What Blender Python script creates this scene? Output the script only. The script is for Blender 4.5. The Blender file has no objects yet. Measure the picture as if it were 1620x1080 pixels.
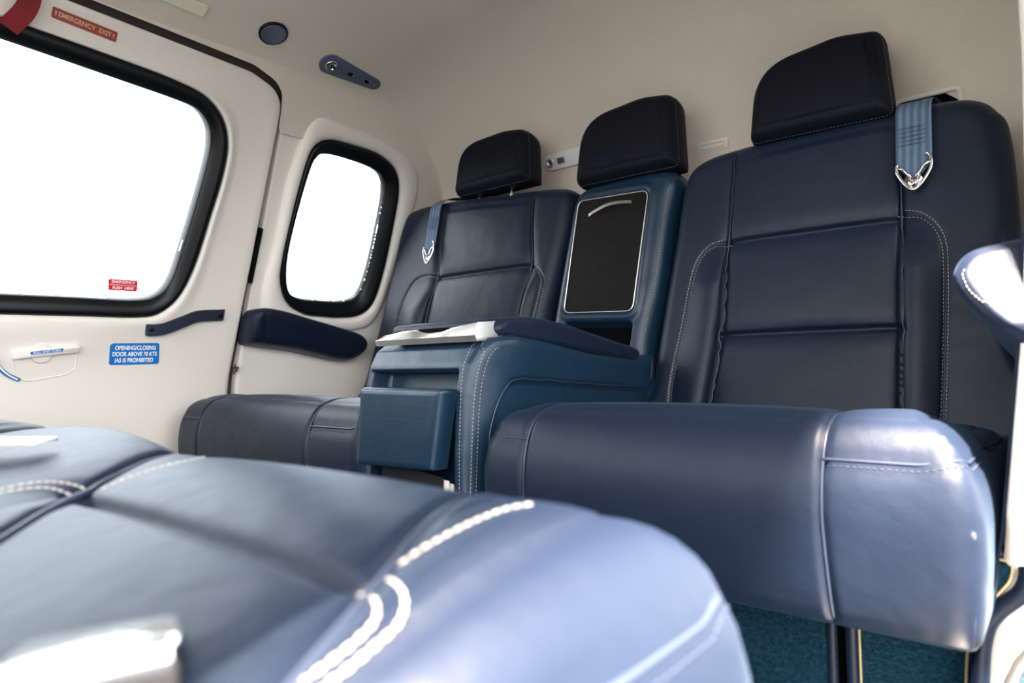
import bpy, math
import numpy as np
from mathutils import Vector, Matrix
from mathutils.bvhtree import BVHTree

# ---------------------------------------------------------------- camera, sky, sun, exposure
scn = bpy.context.scene
COL = scn.collection
CAM = np.array([0.0, 0.0, 0.55])
F = 1080.0
_yaw, _pit, _rho = math.radians(39.9), math.atan(28 / 1080), math.radians(1.6)
FW = np.array([-math.sin(_yaw) * math.cos(_pit), math.cos(_yaw) * math.cos(_pit), math.sin(_pit)])
R0 = np.cross(FW, [0, 0, 1]); R0 /= np.linalg.norm(R0)
U0 = np.cross(R0, FW)
RT = R0 * math.cos(_rho) - U0 * math.sin(_rho)
UP = U0 * math.cos(_rho) + R0 * math.sin(_rho)
cam_data = bpy.data.cameras.new('camera')
cam_data.sensor_width = 36.0
cam_data.lens = 24.0
cam_data.clip_start = 0.01
cam_data.dof.use_dof = True
cam_data.dof.focus_distance = 1.35
cam_data.dof.aperture_fstop = 4.5
cam = bpy.data.objects.new('camera', cam_data)
COL.objects.link(cam)
cam.matrix_world = Matrix(((RT[0], UP[0], -FW[0], CAM[0]), (RT[1], UP[1], -FW[1], CAM[1]),
                           (RT[2], UP[2], -FW[2], CAM[2]), (0, 0, 0, 1)))
scn.camera = cam

world = bpy.data.worlds.new('sky'); scn.world = world
world.use_nodes = True
wn = world.node_tree; wn.nodes.clear()
wo = wn.nodes.new('ShaderNodeOutputWorld'); wb = wn.nodes.new('ShaderNodeBackground')
wc = wn.nodes.new('ShaderNodeTexCoord'); ws = wn.nodes.new('ShaderNodeSeparateXYZ'); wr = wn.nodes.new('ShaderNodeValToRGB')
wn.links.new(wc.outputs['Generated'], ws.inputs[0]); wm = wn.nodes.new('ShaderNodeMath'); wm.operation = 'MULTIPLY_ADD'; wm.inputs[1].default_value = 0.5; wm.inputs[2].default_value = 0.5
wn.links.new(ws.outputs['Z'], wm.inputs[0]); wn.links.new(wm.outputs[0], wr.inputs[0])
wr.color_ramp.elements[0].position = 0.46; wr.color_ramp.elements[0].color = (0.16, 0.163, 0.167, 1)   # pale ground
wr.color_ramp.elements[1].position = 0.52; wr.color_ramp.elements[1].color = (0.95, 0.98, 1.0, 1)
wn.links.new(wr.outputs['Color'], wb.inputs['Color']); wb.inputs['Strength'].default_value = 7.5
wn.links.new(wb.outputs[0], wo.inputs[0])

sun_d = bpy.data.lights.new('sun', 'SUN'); sun_d.energy = 105.0; sun_d.angle = math.radians(7); sun_d.color = (1.0, 0.84, 0.68)
sun = bpy.data.objects.new('sun', sun_d); COL.objects.link(sun)
sun.rotation_euler = Vector((0.30, -0.28, 1.0)).to_track_quat('Z', 'Y').to_euler()

scn.view_settings.view_transform = 'Standard'
scn.view_settings.look = 'None'
scn.view_settings.gamma = 1.0
scn.view_settings.use_curve_mapping = False
scn.view_settings.exposure = 0.12

# ---------------------------------------------------------------- small maths
def A(x): return np.array(x, float)
def resample(p, n, closed=False):
    p = A(p)
    if closed: p = np.vstack([p, p[:1]])
    d = np.r_[0, np.cumsum(np.linalg.norm(np.diff(p, axis=0), axis=1))]
    t = np.linspace(0, d[-1], n + 1)[:-1] if closed else np.linspace(0, d[-1], n)
    return np.stack([np.interp(t, d, p[:, k]) for k in range(p.shape[1])], 1)
def spline(p, closed=False, m=12):
    p = A(p); n = len(p); out = []
    idx = range(n) if closed else range(n - 1)
    for i in idx:
        if closed: a, b, c, d = p[(i - 1) % n], p[i], p[(i + 1) % n], p[(i + 2) % n]
        else: a, b, c, d = p[max(i - 1, 0)], p[i], p[i + 1], p[min(i + 2, n - 1)]
        for k in range(m):
            t = k / m
            out.append(0.5 * (2 * b + (c - a) * t + (2 * a - 5 * b + 4 * c - d) * t * t + (3 * b - a - 3 * c + d) * t ** 3))
    if not closed: out.append(p[-1])
    return A(out)
def rounded(pts, rad, m=10):
    """closed CCW polygon with circular-ish rounded corners; rad = number or list"""
    pts = A(pts); n = len(pts); out = []
    for i in range(n):
        r = rad[i] if isinstance(rad, (list, tuple)) else rad
        a, b, c = pts[i - 1], pts[i], pts[(i + 1) % n]
        u, v = a - b, c - b; lu, lv = np.linalg.norm(u), np.linalg.norm(v); u /= lu; v /= lv
        ang = math.acos(max(-1, min(1, float(u @ v)))); k = min(r / math.tan(ang / 2), lu * 0.49, lv * 0.49) if r > 0 else 0
        if k < 1e-6: out.append(b); continue
        p, q = b + u * k, b + v * k
        for j in range(m + 1):
            t = j / m
            w0, w1, w2 = (1 - t) ** 2, 2 * t * (1 - t) * 0.98, t * t
            s = w0 + w1 + w2
            out.append((w0 * p + w1 * b + w2 * q) / s)
    return A(out)
def rect(x0, y0, x1, y1): return [(x0, y0), (x1, y0), (x1, y1), (x0, y1)]
def pdist(q, poly, closed=False):
    q = A(q); poly = A(poly)
    if closed: poly = np.vstack([poly, poly[:1]])
    a = poly[:-1]; b = poly[1:]; ab = b - a; L = np.maximum((ab ** 2).sum(1), 1e-12)
    best = np.full(len(q), 1e9)
    for i in range(len(a)):
        t = np.clip(((q - a[i]) @ ab[i]) / L[i], 0, 1)
        best = np.minimum(best, ((q - a[i] - t[:, None] * ab[i]) ** 2).sum(1))
    return np.sqrt(best)
def smooth01(x): x = np.clip(x, 0, 1); return x * x * (3 - 2 * x)

class Frame:
    def __init__(s, O, U, V, N=None):
        s.O, s.U, s.V = A(O), A(U), A(V)
        s.U /= np.linalg.norm(s.U); s.V /= np.linalg.norm(s.V)
        s.N = np.cross(s.U, s.V) if N is None else A(N); s.N /= np.linalg.norm(s.N)
    def __call__(s, u, v, h=0.0):
        u, v = np.atleast_1d(A(u)), np.atleast_1d(A(v)); h = np.broadcast_to(A(h), u.shape)
        return s.O + u[:, None] * s.U + v[:, None] * s.V + h[:, None] * s.N

# ---------------------------------------------------------------- materials
def mat(name, col, rough=0.5, metal=0.0, bump=None, spec=0.5, var=None, alpha=None, coat=0.0, sheen=0.0):
    m = bpy.data.materials.new(name); m.use_nodes = True
    nt = m.node_tree; b = nt.nodes['Principled BSDF']
    b.inputs['Base Color'].default_value = (*col, 1); b.inputs['Roughness'].default_value = rough
    b.inputs['Metallic'].default_value = metal; b.inputs['Specular IOR Level'].default_value = spec
    b.inputs['Coat Weight'].default_value = coat; b.inputs['Coat Roughness'].default_value = 0.3
    b.inputs['Sheen Weight'].default_value = sheen; b.inputs['Sheen Roughness'].default_value = 0.45; b.inputs['Sheen Tint'].default_value = (0.40, 0.62, 1.0, 1)
    tc = nt.nodes.new('ShaderNodeTexCoord')
    if var:
        sc, c2 = var
        n = nt.nodes.new('ShaderNodeTexNoise'); n.inputs['Scale'].default_value = sc; n.inputs['Detail'].default_value = 4
        r = nt.nodes.new('ShaderNodeValToRGB'); r.color_ramp.elements[0].position = 0.35; r.color_ramp.elements[1].position = 0.65
        r.color_ramp.elements[0].color = (*col, 1); r.color_ramp.elements[1].color = (*c2, 1)
        nt.links.new(tc.outputs['Object'], n.inputs['Vector']); nt.links.new(n.outputs['Fac'], r.inputs[0]); nt.links.new(r.outputs[0], b.inputs['Base Color'])
    prev = None
    for (kind, sc, st, dist) in (bump or []):
        if kind == 'noise':
            n = nt.nodes.new('ShaderNodeTexNoise'); n.inputs['Detail'].default_value = 3; o = n.outputs['Fac']
        else:
            n = nt.nodes.new('ShaderNodeTexVoronoi'); n.feature = 'F1'; o = n.outputs['Distance']
        n.inputs['Scale'].default_value = sc
        bp = nt.nodes.new('ShaderNodeBump'); bp.inputs['Strength'].default_value = st; bp.inputs['Distance'].default_value = dist
        nt.links.new(tc.outputs['Object'], n.inputs['Vector']); nt.links.new(o, bp.inputs['Height'])
        if prev: nt.links.new(prev.outputs[0], bp.inputs['Normal'])
        prev = bp
    if prev: nt.links.new(prev.outputs[0], b.inputs['Normal'])
    return m
LB = [('voronoi', 900, 0.22, 0.0006), ('noise', 40, 0.18, 0.004), ('noise', 8, 0.2, 0.02)]
M = dict(
    leather=mat('navy_leather', (0.0053, 0.0100, 0.0240), 0.44, bump=LB, spec=0.27, sheen=0.05),
    console_leather=mat('blue_console_leather', (0.0046, 0.0205, 0.043), 0.36, bump=LB, spec=0.45, sheen=0.03),
    dark_leather=mat('dark_headrest_leather', (0.0030, 0.0038, 0.008), 0.6, bump=LB, spec=0.15),
    piping=mat('leather_piping', (0.018, 0.026, 0.05), 0.35),
    thread=mat('cream_thread', (0.42, 0.385, 0.35), 0.8),
    thread_grey=mat('grey_thread', (0.16, 0.16, 0.18), 0.8),
    thread_dark=mat('navy_thread', (0.02, 0.03, 0.06), 0.8),
    thread_gold=mat('tan_thread', (0.45, 0.33, 0.16), 0.8),
    cream=mat('cream_panel', (0.82, 0.765, 0.69), 0.55, bump=[('noise', 500, 0.15, 0.0008)], spec=0.35),
    headliner=mat('headliner_fabric', (0.78, 0.70, 0.60), 0.85, bump=[('noise', 700, 0.5, 0.001)], spec=0.15, var=(900, (0.68, 0.605, 0.52))),
    seal=mat('black_rubber', (0.003, 0.0034, 0.0045), 0.38, spec=0.3),
    gap=mat('dark_gap', (0.05, 0.042, 0.036), 0.8),
    black=mat('black_void', (0.002, 0.002, 0.0025), 0.9, spec=0.05),
    strap=mat('slate_vinyl', (0.020, 0.028, 0.045), 0.45),
    chrome=mat('chrome', (0.75, 0.72, 0.68), 0.16, metal=1.0),
    satin=mat('satin_metal', (0.82, 0.79, 0.74), 0.38, metal=1.0),
    slate_metal=mat('slate_blue_plate', (0.085, 0.11, 0.17), 0.35),
    blue=mat('placard_blue', (0.010, 0.17, 0.55), 0.35),
    red=mat('placard_red', (0.72, 0.02, 0.035), 0.4),
    rust=mat('placard_rust', (0.30, 0.045, 0.02), 0.45),
    ribbon=mat('red_ribbon', (0.20, 0.004, 0.008), 0.7),
    white=mat('white_lettering', (0.92, 0.92, 0.90), 0.5),
    peach=mat('peach_lettering', (0.72, 0.45, 0.30), 0.5),
    ivory=mat('ivory_plastic', (0.84, 0.82, 0.66), 0.5),
    whitep=mat('white_plastic', (0.82, 0.81, 0.80), 0.35),
    carpet=mat('teal_carpet', (0.0016, 0.011, 0.022), 0.95, bump=[('noise', 260, 1.0, 0.006), ('noise', 60, 0.6, 0.006)], spec=0.1, var=(170, (0.0045, 0.031, 0.052)), sheen=0.1),
    paper=mat('paper', (0.80, 0.76, 0.64), 0.6),
    cover=mat('black_cover', (0.008, 0.008, 0.010), 0.35),
    green=mat('green_cover', (0.10, 0.14, 0.045), 0.5),
    dark_metal=mat('dark_metal', (0.030, 0.027, 0.025), 0.3, metal=0.6),
    brown=mat('brown_metal', (0.12, 0.085, 0.06), 0.45, metal=0.4),
)
# perforated mesh of the compartment door: tiny holes
def mesh_material():
    m = mat('perforated_panel', (0.0085, 0.0075, 0.007), 0.6, bump=[('voronoi', 420, 1.0, 0.002)], spec=0.12)
    nt = m.node_tree; b = nt.nodes['Principled BSDF']
    return m
M['mesh'] = mesh_material()
def webbing_material():
    m = mat('blue_webbing', (0.07, 0.11, 0.17), 0.75)
    nt = m.node_tree; b = nt.nodes['Principled BSDF']
    tc = nt.nodes.new('ShaderNodeTexCoord'); w = nt.nodes.new('ShaderNodeTexWave'); w.bands_direction = 'X'; w.inputs['Scale'].default_value = 26; w.inputs['Phase Offset'].default_value = 1.1
    r = nt.nodes.new('ShaderNodeValToRGB'); r.color_ramp.elements[0].position = 0.45; r.color_ramp.elements[1].position = 0.55
    r.color_ramp.elements[0].color = (0.055, 0.09, 0.14, 1); r.color_ramp.elements[1].color = (0.10, 0.155, 0.235, 1)
    w2 = nt.nodes.new('ShaderNodeTexWave'); w2.bands_direction = 'Z'; w2.inputs['Scale'].default_value = 260
    bp = nt.nodes.new('ShaderNodeBump'); bp.inputs['Strength'].default_value = 0.4; bp.inputs['Distance'].default_value = 0.001
    nt.links.new(tc.outputs['Object'], w.inputs['Vector']); nt.links.new(w.outputs['Fac'], r.inputs[0]); nt.links.new(r.outputs[0], b.inputs['Base Color'])
    nt.links.new(tc.outputs['Object'], w2.inputs['Vector']); nt.links.new(w2.outputs['Fac'], bp.inputs['Height']); nt.links.new(bp.outputs[0], b.inputs['Normal'])
    return m
M['webbing'] = webbing_material()
def glass_material():
    m = bpy.data.materials.new('window_glass'); m.use_nodes = True; nt = m.node_tree; nt.nodes.clear()
    o = nt.nodes.new('ShaderNodeOutputMaterial'); mx = nt.nodes.new('ShaderNodeMixShader'); t = nt.nodes.new('ShaderNodeBsdfTransparent'); g = nt.nodes.new('ShaderNodeBsdfGlossy')
    fr = nt.nodes.new('ShaderNodeFresnel'); fr.inputs['IOR'].default_value = 1.45
    t.inputs['Color'].default_value = (0.95, 0.98, 1.0, 1); g.inputs['Roughness'].default_value = 0.02
    nt.links.new(fr.outputs[0], mx.inputs[0]); nt.links.new(t.outputs[0], mx.inputs[1]); nt.links.new(g.outputs[0], mx.inputs[2]); nt.links.new(mx.outputs[0], o.inputs[0])
    return m
M['glass'] = glass_material()

# ---------------------------------------------------------------- objects
def put(o, parent=None):
    COL.objects.link(o)
    if parent is not None:
        o.parent = parent
        o.matrix_parent_inverse = Matrix.Translation(-Vector(parent.get('_at', (0, 0, 0)))) if parent.type == 'EMPTY' else Matrix.Identity(4)
    return o
def link(name, V, Fc, m, parent=None, smooth=True):
    me = bpy.data.meshes.new(name); me.from_pydata([tuple(map(float, v)) for v in V], [], [tuple(f) for f in Fc]); me.update()
    me.materials.append(m if not isinstance(m, str) else M[m])
    if smooth: me.polygons.foreach_set('use_smooth', [True] * len(me.polygons))
    return put(bpy.data.objects.new(name, me), parent)
ROOTS = []
def thing(name, label, cat, at=(0, 0, 0), group=None):
    o = bpy.data.objects.new(name, None); o.empty_display_size = 0.05; o.location = at; COL.objects.link(o)
    o['_at'] = tuple(map(float, at)); o['label'] = label; o['category'] = cat; ROOTS.append(o)
    if group: o['group'] = group
    return o
def tag(o, label, cat, group=None):
    o['label'] = label; o['category'] = cat
    if group: o['group'] = group
    return o
def struct(o): o['kind'] = 'structure'; return o

class Mesh:
    """collects shapes into ONE mesh"""
    def __init__(s): s.V = []; s.F = []; s.n = 0
    def add(s, V, Fc):
        s.V.append(A(V)); s.F += [tuple(i + s.n for i in f) for f in Fc]; s.n += len(V); return s
    def box(s, c, size, fr=None, bev=0.0):
        c = A(c); hx, hy, hz = A(size) / 2; b = min(bev, hx * .9, hy * .9, hz * .9)
        if b <= 0:
            P = [(x, y, z) for x in (-hx, hx) for y in (-hy, hy) for z in (-hz, hz)]
            Fc = [(0, 1, 3, 2), (4, 6, 7, 5), (0, 4, 5, 1), (2, 3, 7, 6), (0, 2, 6, 4), (1, 5, 7, 3)]
            P = A(P)
        else:
            o = rounded(rect(-hx, -hy, hx, hy), b, 4); n = len(o); P = []; Fc = []
            k = 4
            prof = [(b * (1 - math.sin(a)), -hz + b * (1 - math.cos(a))) for a in np.linspace(0, math.pi / 2, k)] + [(b * (1 - math.cos(a)), hz - b * (1 - math.sin(a))) for a in np.linspace(0, math.pi / 2, k)]
            for ins, h in prof:
                f = A([(1 - ins / hx), (1 - ins / hy)])
                P += [(p[0] * f[0], p[1] * f[1], h) for p in o]
            for r in range(len(prof) - 1):
                for i in range(n):
                    j = (i + 1) % n; Fc.append((r * n + i, r * n + j, (r + 1) * n + j, (r + 1) * n + i))
            Fc.append(tuple(reversed(range(n)))); Fc.append(tuple(range((len(prof) - 1) * n, len(prof) * n)))
            P = A(P)
        if fr is not None: P = fr(P[:, 0] + c[0], P[:, 1] + c[1], P[:, 2] + c[2])
        else: P = P + c
        return s.add(P, Fc)
    def tube(s, P, r, n=8, closed=False, caps=True, flat=None):
        P = A(P); m = len(P)
        T = np.gradient(P, axis=0) if not closed else (np.roll(P, -1, 0) - np.roll(P, 1, 0))
        T /= np.maximum(np.linalg.norm(T, axis=1)[:, None], 1e-9)
        ref = A([0, 0, 1]) if abs(T[0][2]) < .9 else A([1, 0, 0])
        rr = np.broadcast_to(A(r), (m,)); V = []
        nx = np.cross(T[0], ref); nx /= np.linalg.norm(nx)
        for i in range(m):
            nx = nx - T[i] * (nx @ T[i]); nx /= np.linalg.norm(nx); ny = np.cross(T[i], nx)
            for k in range(n):
                a = 2 * math.pi * k / n; V.append(P[i] + rr[i] * (math.cos(a) * nx + math.sin(a) * ny))
        Fc = []
        for i in range(m if closed else m - 1):
            for k in range(n):
                a, b = i * n + k, i * n + (k + 1) % n; c, d = ((i + 1) % m) * n + (k + 1) % n, ((i + 1) % m) * n + k
                Fc.append((a, b, c, d))
        if caps and not closed: Fc.append(tuple(reversed(range(n)))); Fc.append(tuple(range((m - 1) * n, m * n)))
        return s.add(V, Fc)
    def prism(s, outline, h0, h1, fr, bev=0.0):
        o = A(outline); n = len(o); V = []; prof = [(0, h0), (0, h1 - bev), (bev * .3, h1 - bev * .3), (bev, h1)] if bev > 0 else [(0, h0), (0, h1)]
        for ins, h in prof:
            q = inset(o, ins); V.append(fr(q[:, 0], q[:, 1], h))
        Fc = []
        for r in range(len(prof) - 1):
            for i in range(n):
                j = (i + 1) % n; Fc.append((r * n + i, r * n + j, (r + 1) * n + j, (r + 1) * n + i))
        Fc.append(tuple(reversed(range(n)))); Fc.append(tuple(range((len(prof) - 1) * n, len(prof) * n)))
        return s.add(np.vstack(V), Fc)
    def lathe(s, prof, fr, n=32):
        V = []; Fc = []
        for r, h in prof:
            a = np.linspace(0, 2 * math.pi, n, endpoint=False); V.append(fr(r * np.cos(a), r * np.sin(a), h))
        for k in range(len(prof) - 1):
            for i in range(n):
                j = (i + 1) % n; Fc.append((k * n + i, k * n + j, (k + 1) * n + j, (k + 1) * n + i))
        Fc.append(tuple(reversed(range(n)))); Fc.append(tuple(range((len(prof) - 1) * n, len(prof) * n)))
        return s.add(np.vstack(V), Fc)
    def link(s, name, m, parent=None, smooth=False):
        o = link(name, np.vstack(s.V), s.F, m, parent, True)
        if not smooth:
            o.data.set_sharp_from_angle(angle=math.radians(38))
        return o
def inset(o, d):
    o = A(o)
    if d == 0: return o
    T = np.roll(o, -1, 0) - np.roll(o, 1, 0); T /= np.maximum(np.linalg.norm(T, axis=1)[:, None], 1e-9)
    return o + d * np.stack([-T[:, 1], T[:, 0]], 1)
def grooved(o, grooves):
    """press soft creases into a mesh along 3-D polylines: (polyline, width, depth)"""
    me = o.data; n = len(me.vertices); co = np.empty(n * 3); me.vertices.foreach_get('co', co); co = co.reshape(-1, 3)
    nr = np.empty(n * 3); me.vertex_normals.foreach_get('vector', nr); nr = nr.reshape(-1, 3); disp = np.zeros(n)
    for pl, w, dep in grooves:
        pl = A(pl); lo, hi = pl.min(0) - 4 * w, pl.max(0) + 4 * w
        k = np.all((co > lo) & (co < hi), axis=1)
        if not k.any(): continue
        d = pdist(co[k], pl); disp[k] += dep * np.exp(-(d / w) ** 2)
    co = co - nr * disp[:, None]
    me.vertices.foreach_set('co', co.ravel()); me.update()
    return o
def edgy(n, r, L):
    """n parameters over [0, 1], crowded within r of both ends of a side of length L"""
    k = 12; r = min(r, L * .3); e = r * (1 - np.cos(np.linspace(0, math.pi / 2, k)))
    return np.r_[e, np.linspace(r, L - r, n - 2 * k + 2)[1:-1], (L - e)[::-1]] / L
def coons(o, n, m, r):
    """grid over a four-cornered closed outline (CCW)"""
    if np.sum(o[:, 0] * np.roll(o[:, 1], -1) - np.roll(o[:, 0], -1) * o[:, 1]) < 0: o = o[::-1]
    o = resample(o, 1600, True); lo, hi = o.min(0), o.max(0); q = (o - (lo + hi) / 2) / (hi - lo)
    ia = int(np.argmin(q[:, 0] + q[:, 1])); o = np.roll(o, -ia, 0); q = np.roll(q, -ia, 0)
    ib = int(np.argmax(q[:, 0] - q[:, 1])); ic = int(np.argmax(q[:, 0] + q[:, 1])); idd = int(np.argmax(q[:, 1] - q[:, 0]))
    o = np.vstack([o, o[:1]])
    sides = [o[:ib + 1], o[ib:ic + 1], o[idd + 0:].copy(), o[ic:idd + 1]]
    B, Rt, Lf, Tp = sides[0], sides[1], sides[2][::-1], sides[3][::-1]
    def at(c, t):
        d = np.r_[0, np.cumsum(np.linalg.norm(np.diff(c, axis=0), axis=1))]; return np.stack([np.interp(t * d[-1], d, c[:, k]) for k in (0, 1)], 1)
    S = edgy(n, r, hi[0] - lo[0]); Tt = edgy(m, r, hi[1] - lo[1]); b, t = at(B, S), at(Tp, S); l, rr = at(Lf, Tt), at(Rt, Tt)
    s_, t_ = S[:, None, None], Tt[None, :, None]
    return (1 - t_) * b[:, None] + t_ * t[:, None] + (1 - s_) * l[None] + s_ * rr[None] - ((1 - s_) * (1 - t_) * b[0] + s_ * (1 - t_) * b[-1] + (1 - s_) * t_ * t[0] + s_ * t_ * t[-1])
def soft(name, outline, fr, prof, top=None, m='leather', parent=None, n=120, nin=None, back=True, grooves=None, post=None, mm=None):
    """upholstered shape: outline (CCW in the frame), edge profile [(inset, height)], interior rising to top(u, v)"""
    outline = A(outline)
    k0 = max(i for i, p in enumerate(prof) if p[0] == min(q[0] for q in prof)); skirt = prof[:k0 + 1]; inn = A(prof[k0:])
    mm = mm or n; r = inn[-1, 0]; P = coons(outline, n, mm, max(r, .01)); q = P.reshape(-1, 2); od = resample(outline, 320, True)
    d = pdist(q, od, True); idx = np.arange(n * mm).reshape(n, mm)
    loop = np.r_[idx[:, 0], idx[-1, 1:], idx[-2::-1, -1], idx[0, -2:0:-1]]; d[loop] = 0
    a = np.linspace(0, r, 200); h = np.interp(d, inn[:, 0], inn[:, 1])
    if top is not None: h = h + np.where(d >= r * .999, 1, 0) * top(q[:, 0], q[:, 1])
    V = [fr(q[:, 0], q[:, 1], h)]; i0 = idx[:-1, :-1].ravel(); Fc = np.stack([i0, i0 + mm, i0 + mm + 1, i0 + 1], 1).tolist()
    prev = loop; nl = len(loop); base = n * mm; bo = q[loop]; T = np.roll(bo, -2, 0) - np.roll(bo, 2, 0); T /= np.maximum(np.linalg.norm(T, axis=1)[:, None], 1e-9); Nn = np.stack([-T[:, 1], T[:, 0]], 1)
    for ins, hh in reversed(skirt[:-1]):
        w = bo + ins * Nn; V.append(fr(w[:, 0], w[:, 1], hh)); cur = np.arange(base, base + nl); base += nl
        Fc += np.stack([cur, np.roll(cur, -1), np.roll(prev, -1), prev], 1).tolist(); prev = cur
    if back: Fc.append(prev[::-1].tolist())
    V = np.vstack(V)
    if post is not None: V = post(V)
    ob = link(name, V, Fc, m, parent)
    if grooves: grooved(ob, grooves)
    return ob
def bvh(o): return BVHTree.FromPolygons([v.co[:] for v in o.data.vertices], [p.vertices[:] for p in o.data.polygons])
def snap(pl, tree, off=0.0, step=0.0015):
    pl = A(pl); L = np.linalg.norm(np.diff(pl, axis=0), axis=1).sum(); q = resample(pl, max(4, int(L / step)))
    out = []; N = []
    for p in q:
        r = tree.find_nearest(Vector(p))
        out.append(A(r[0]) + off * A(r[1])); N.append(A(r[1]))
    return A(out)
def seat_in(pl, tree, off, step=.004):
    q = resample(pl, max(6, int(np.linalg.norm(np.diff(A(pl), axis=0), axis=1).sum() / step))); out = []
    for p in q:
        r = tree.find_nearest(Vector(p)); out.append(A(r[0]) + off * A(r[1]))
    out = A(out)
    for _ in range(3): out[1:-1] = (out[:-2] + 2 * out[1:-1] + out[2:]) / 4
    return out
def stitches(mesh, pl, tree, length=0.0042, gap=0.0024, r=0.0007, off=0.0003, n=6):
    q = snap(pl, tree, off, 0.0008); d = np.r_[0, np.cumsum(np.linalg.norm(np.diff(q, axis=0), axis=1))]
    t = 0.0
    while t + length < d[-1]:
        ts = np.linspace(t, t + length, 5); P = np.stack([np.interp(ts, d, q[:, k]) for k in range(3)], 1)
        mesh.tube(P, A([.35, 1, 1.1, 1, .35]) * r, n); t += length + gap
    return mesh
def edge_prof(r, T, k=8, base=0.0, tuck=0.0):
    k = 28
    """quarter-ellipse edge up to height T with radius r; tuck pulls the bottom in"""
    p = [(tuck, 0.0)] if tuck else []
    p += [(0.0, 0.0)] + ([(0.0, base)] if base else [])
    if tuck: p = [(tuck * (1 - math.sin(a)), base * 1.0 - base * math.cos(a)) for a in np.linspace(0, math.pi / 2, 6)]
    for a in np.linspace(0, math.pi / 2, k + 1)[(1 if p else 0):]:
        p.append((r * (1 - math.cos(a)), base + (T - base) * math.sin(a)))
    return p
def text(name, body, fr, u, v, size, m, parent, h=0.001, align='CENTER', sx=1.0, off=0.0, extr=0.0002):
    c = bpy.data.curves.new(name, 'FONT'); c.body = body; c.size = size; c.align_x = align; c.align_y = 'CENTER'; c.extrude = extr; c.offset = off
    t = bpy.data.objects.new(name + '_tmp', c); COL.objects.link(t)
    dg = bpy.context.evaluated_depsgraph_get(); me = bpy.data.meshes.new_from_object(t.evaluated_get(dg))
    bpy.data.objects.remove(t)
    n = len(me.vertices); co = np.empty(n * 3); me.vertices.foreach_get('co', co); co = co.reshape(-1, 3)
    me.vertices.foreach_set('co', fr(co[:, 0] * sx + u, co[:, 1] + v, co[:, 2] + h).ravel()); me.update()
    me.materials.clear(); me.materials.append(M[m]); me.name = name
    return put(bpy.data.objects.new(name, me), parent)

# ---------------------------------------------------------------- cabin shell
def wallx(z):
    z = A(z); s = 0.5 * ((z - 0.5) + np.sqrt((z - 0.5) ** 2 + 0.0025))
    return -1.828 + 0.40 * s + 0.008
SL = 0.3714; CL = 0.9285
def WP(y, z, h=0.0):
    """point on the left cabin wall, h metres into the cabin"""
    y, z = np.broadcast_arrays(np.atleast_1d(A(y)), np.atleast_1d(A(z))); h = np.broadcast_to(A(h), y.shape)
    return np.stack([wallx(z) + h * CL, y + 0 * z, z - h * SL], 1)
class WallFrame:
    def __call__(s, u, v, h=0.0):
        u, v = np.atleast_1d(A(u)), np.atleast_1d(A(v)); return WP(u, v, h)
WF = WallFrame()
def annulus(name, inner, outer, prof, m, parent=None, n=200, ndeg=None):
    """sheet between two closed curves around a common centre, lying on the left wall; prof = [(s, h)]"""
    ci = A(inner).mean(0)
    def polar(pl, th):
        pl = resample(pl, 1200, True); a = np.arctan2(pl[:, 1] - ci[1], pl[:, 0] - ci[0]); r = np.hypot(pl[:, 0] - ci[0], pl[:, 1] - ci[1]); k = np.argsort(a)
        rr = np.interp(th, a[k], r[k], period=2 * math.pi); return ci + rr[:, None] * np.stack([np.cos(th), np.sin(th)], 1)
    pi_ = resample(inner, n, True); th = np.arctan2(pi_[:, 1] - ci[1], pi_[:, 0] - ci[0]); q = polar(outer, th)
    V = []; Fc = []
    for s, h in prof: w = pi_ + (q - pi_) * s; V.append(WF(w[:, 0], w[:, 1], h))
    for r in range(len(prof) - 1):
        for i in range(n):
            j = (i + 1) % n; Fc.append((r * n + i, r * n + j, (r + 1) * n + j, (r + 1) * n + i))
    return link(name, np.vstack(V), Fc, m, parent)
def ring_between(mesh, inner, outer, prof, n=240):
    a = resample(inner, n, True); b = resample(outer, n, True); th = lambda p: math.atan2(p[1], p[0])
    ca = a.mean(0); cb = b.mean(0); k = int(np.argmin(np.linalg.norm((b - cb) - (a[0] - ca) * 1.1, axis=1))); b = np.roll(b, -k, 0)
    V = []; Fc = []
    for s, h in prof: w = a + (b - a) * s; V.append(WF(w[:, 0], w[:, 1], h))
    for r in range(len(prof) - 1):
        for i in range(n):
            j = (i + 1) % n; Fc.append((r * n + i, r * n + j, (r + 1) * n + j, (r + 1) * n + i))
    return mesh.add(np.vstack(V), Fc)

# door in the left wall: outlines in (y, z)
glassD = spline([(-.38, .735), (-.30, .716), (.10, .714), (.523, .715), (.672, .715), (.724, .729), (.750, .768), (.766, .855), (.780, .952), (.789, 1.03), (.791, 1.083), (.780, 1.124), (.750, 1.150), (.70, 1.159), (.592, 1.167), (.367, 1.182), (.0, 1.20), (-.35, 1.20), (-.42, 1.13), (-.43, .80)], True)
sealD = spline([(-.42, .695), (-.32, .678), (.10, .676), (.528, .677), (.685, .678), (.735, .693), (.772, .735), (.798, .813), (.816, .928), (.829, 1.02), (.829, 1.09), (.808, 1.144), (.763, 1.180), (.70, 1.195), (.586, 1.205), (.364, 1.218), (.0, 1.235), (-.38, 1.236), (-.46, 1.15), (-.47, .78)], True)
doorO = rounded([(-.62, .02), (.935, .02), (.950, 1.235), (.86, 1.262), (.30, 1.290), (-.62, 1.30)], [.03, .03, .10, .08, .2, .1], 10)
door = annulus('door_1', sealD, doorO, [(0, -.02), (0, .012), (.02, .016), (.06, .018), (.12, .012), (.25, .010), (.5, .010), (.8, .010), (.93, .012), (.97, .010), (.99, .002), (1, -.01), (1, -.034)], 'cream', n=360); struct(door)
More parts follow.
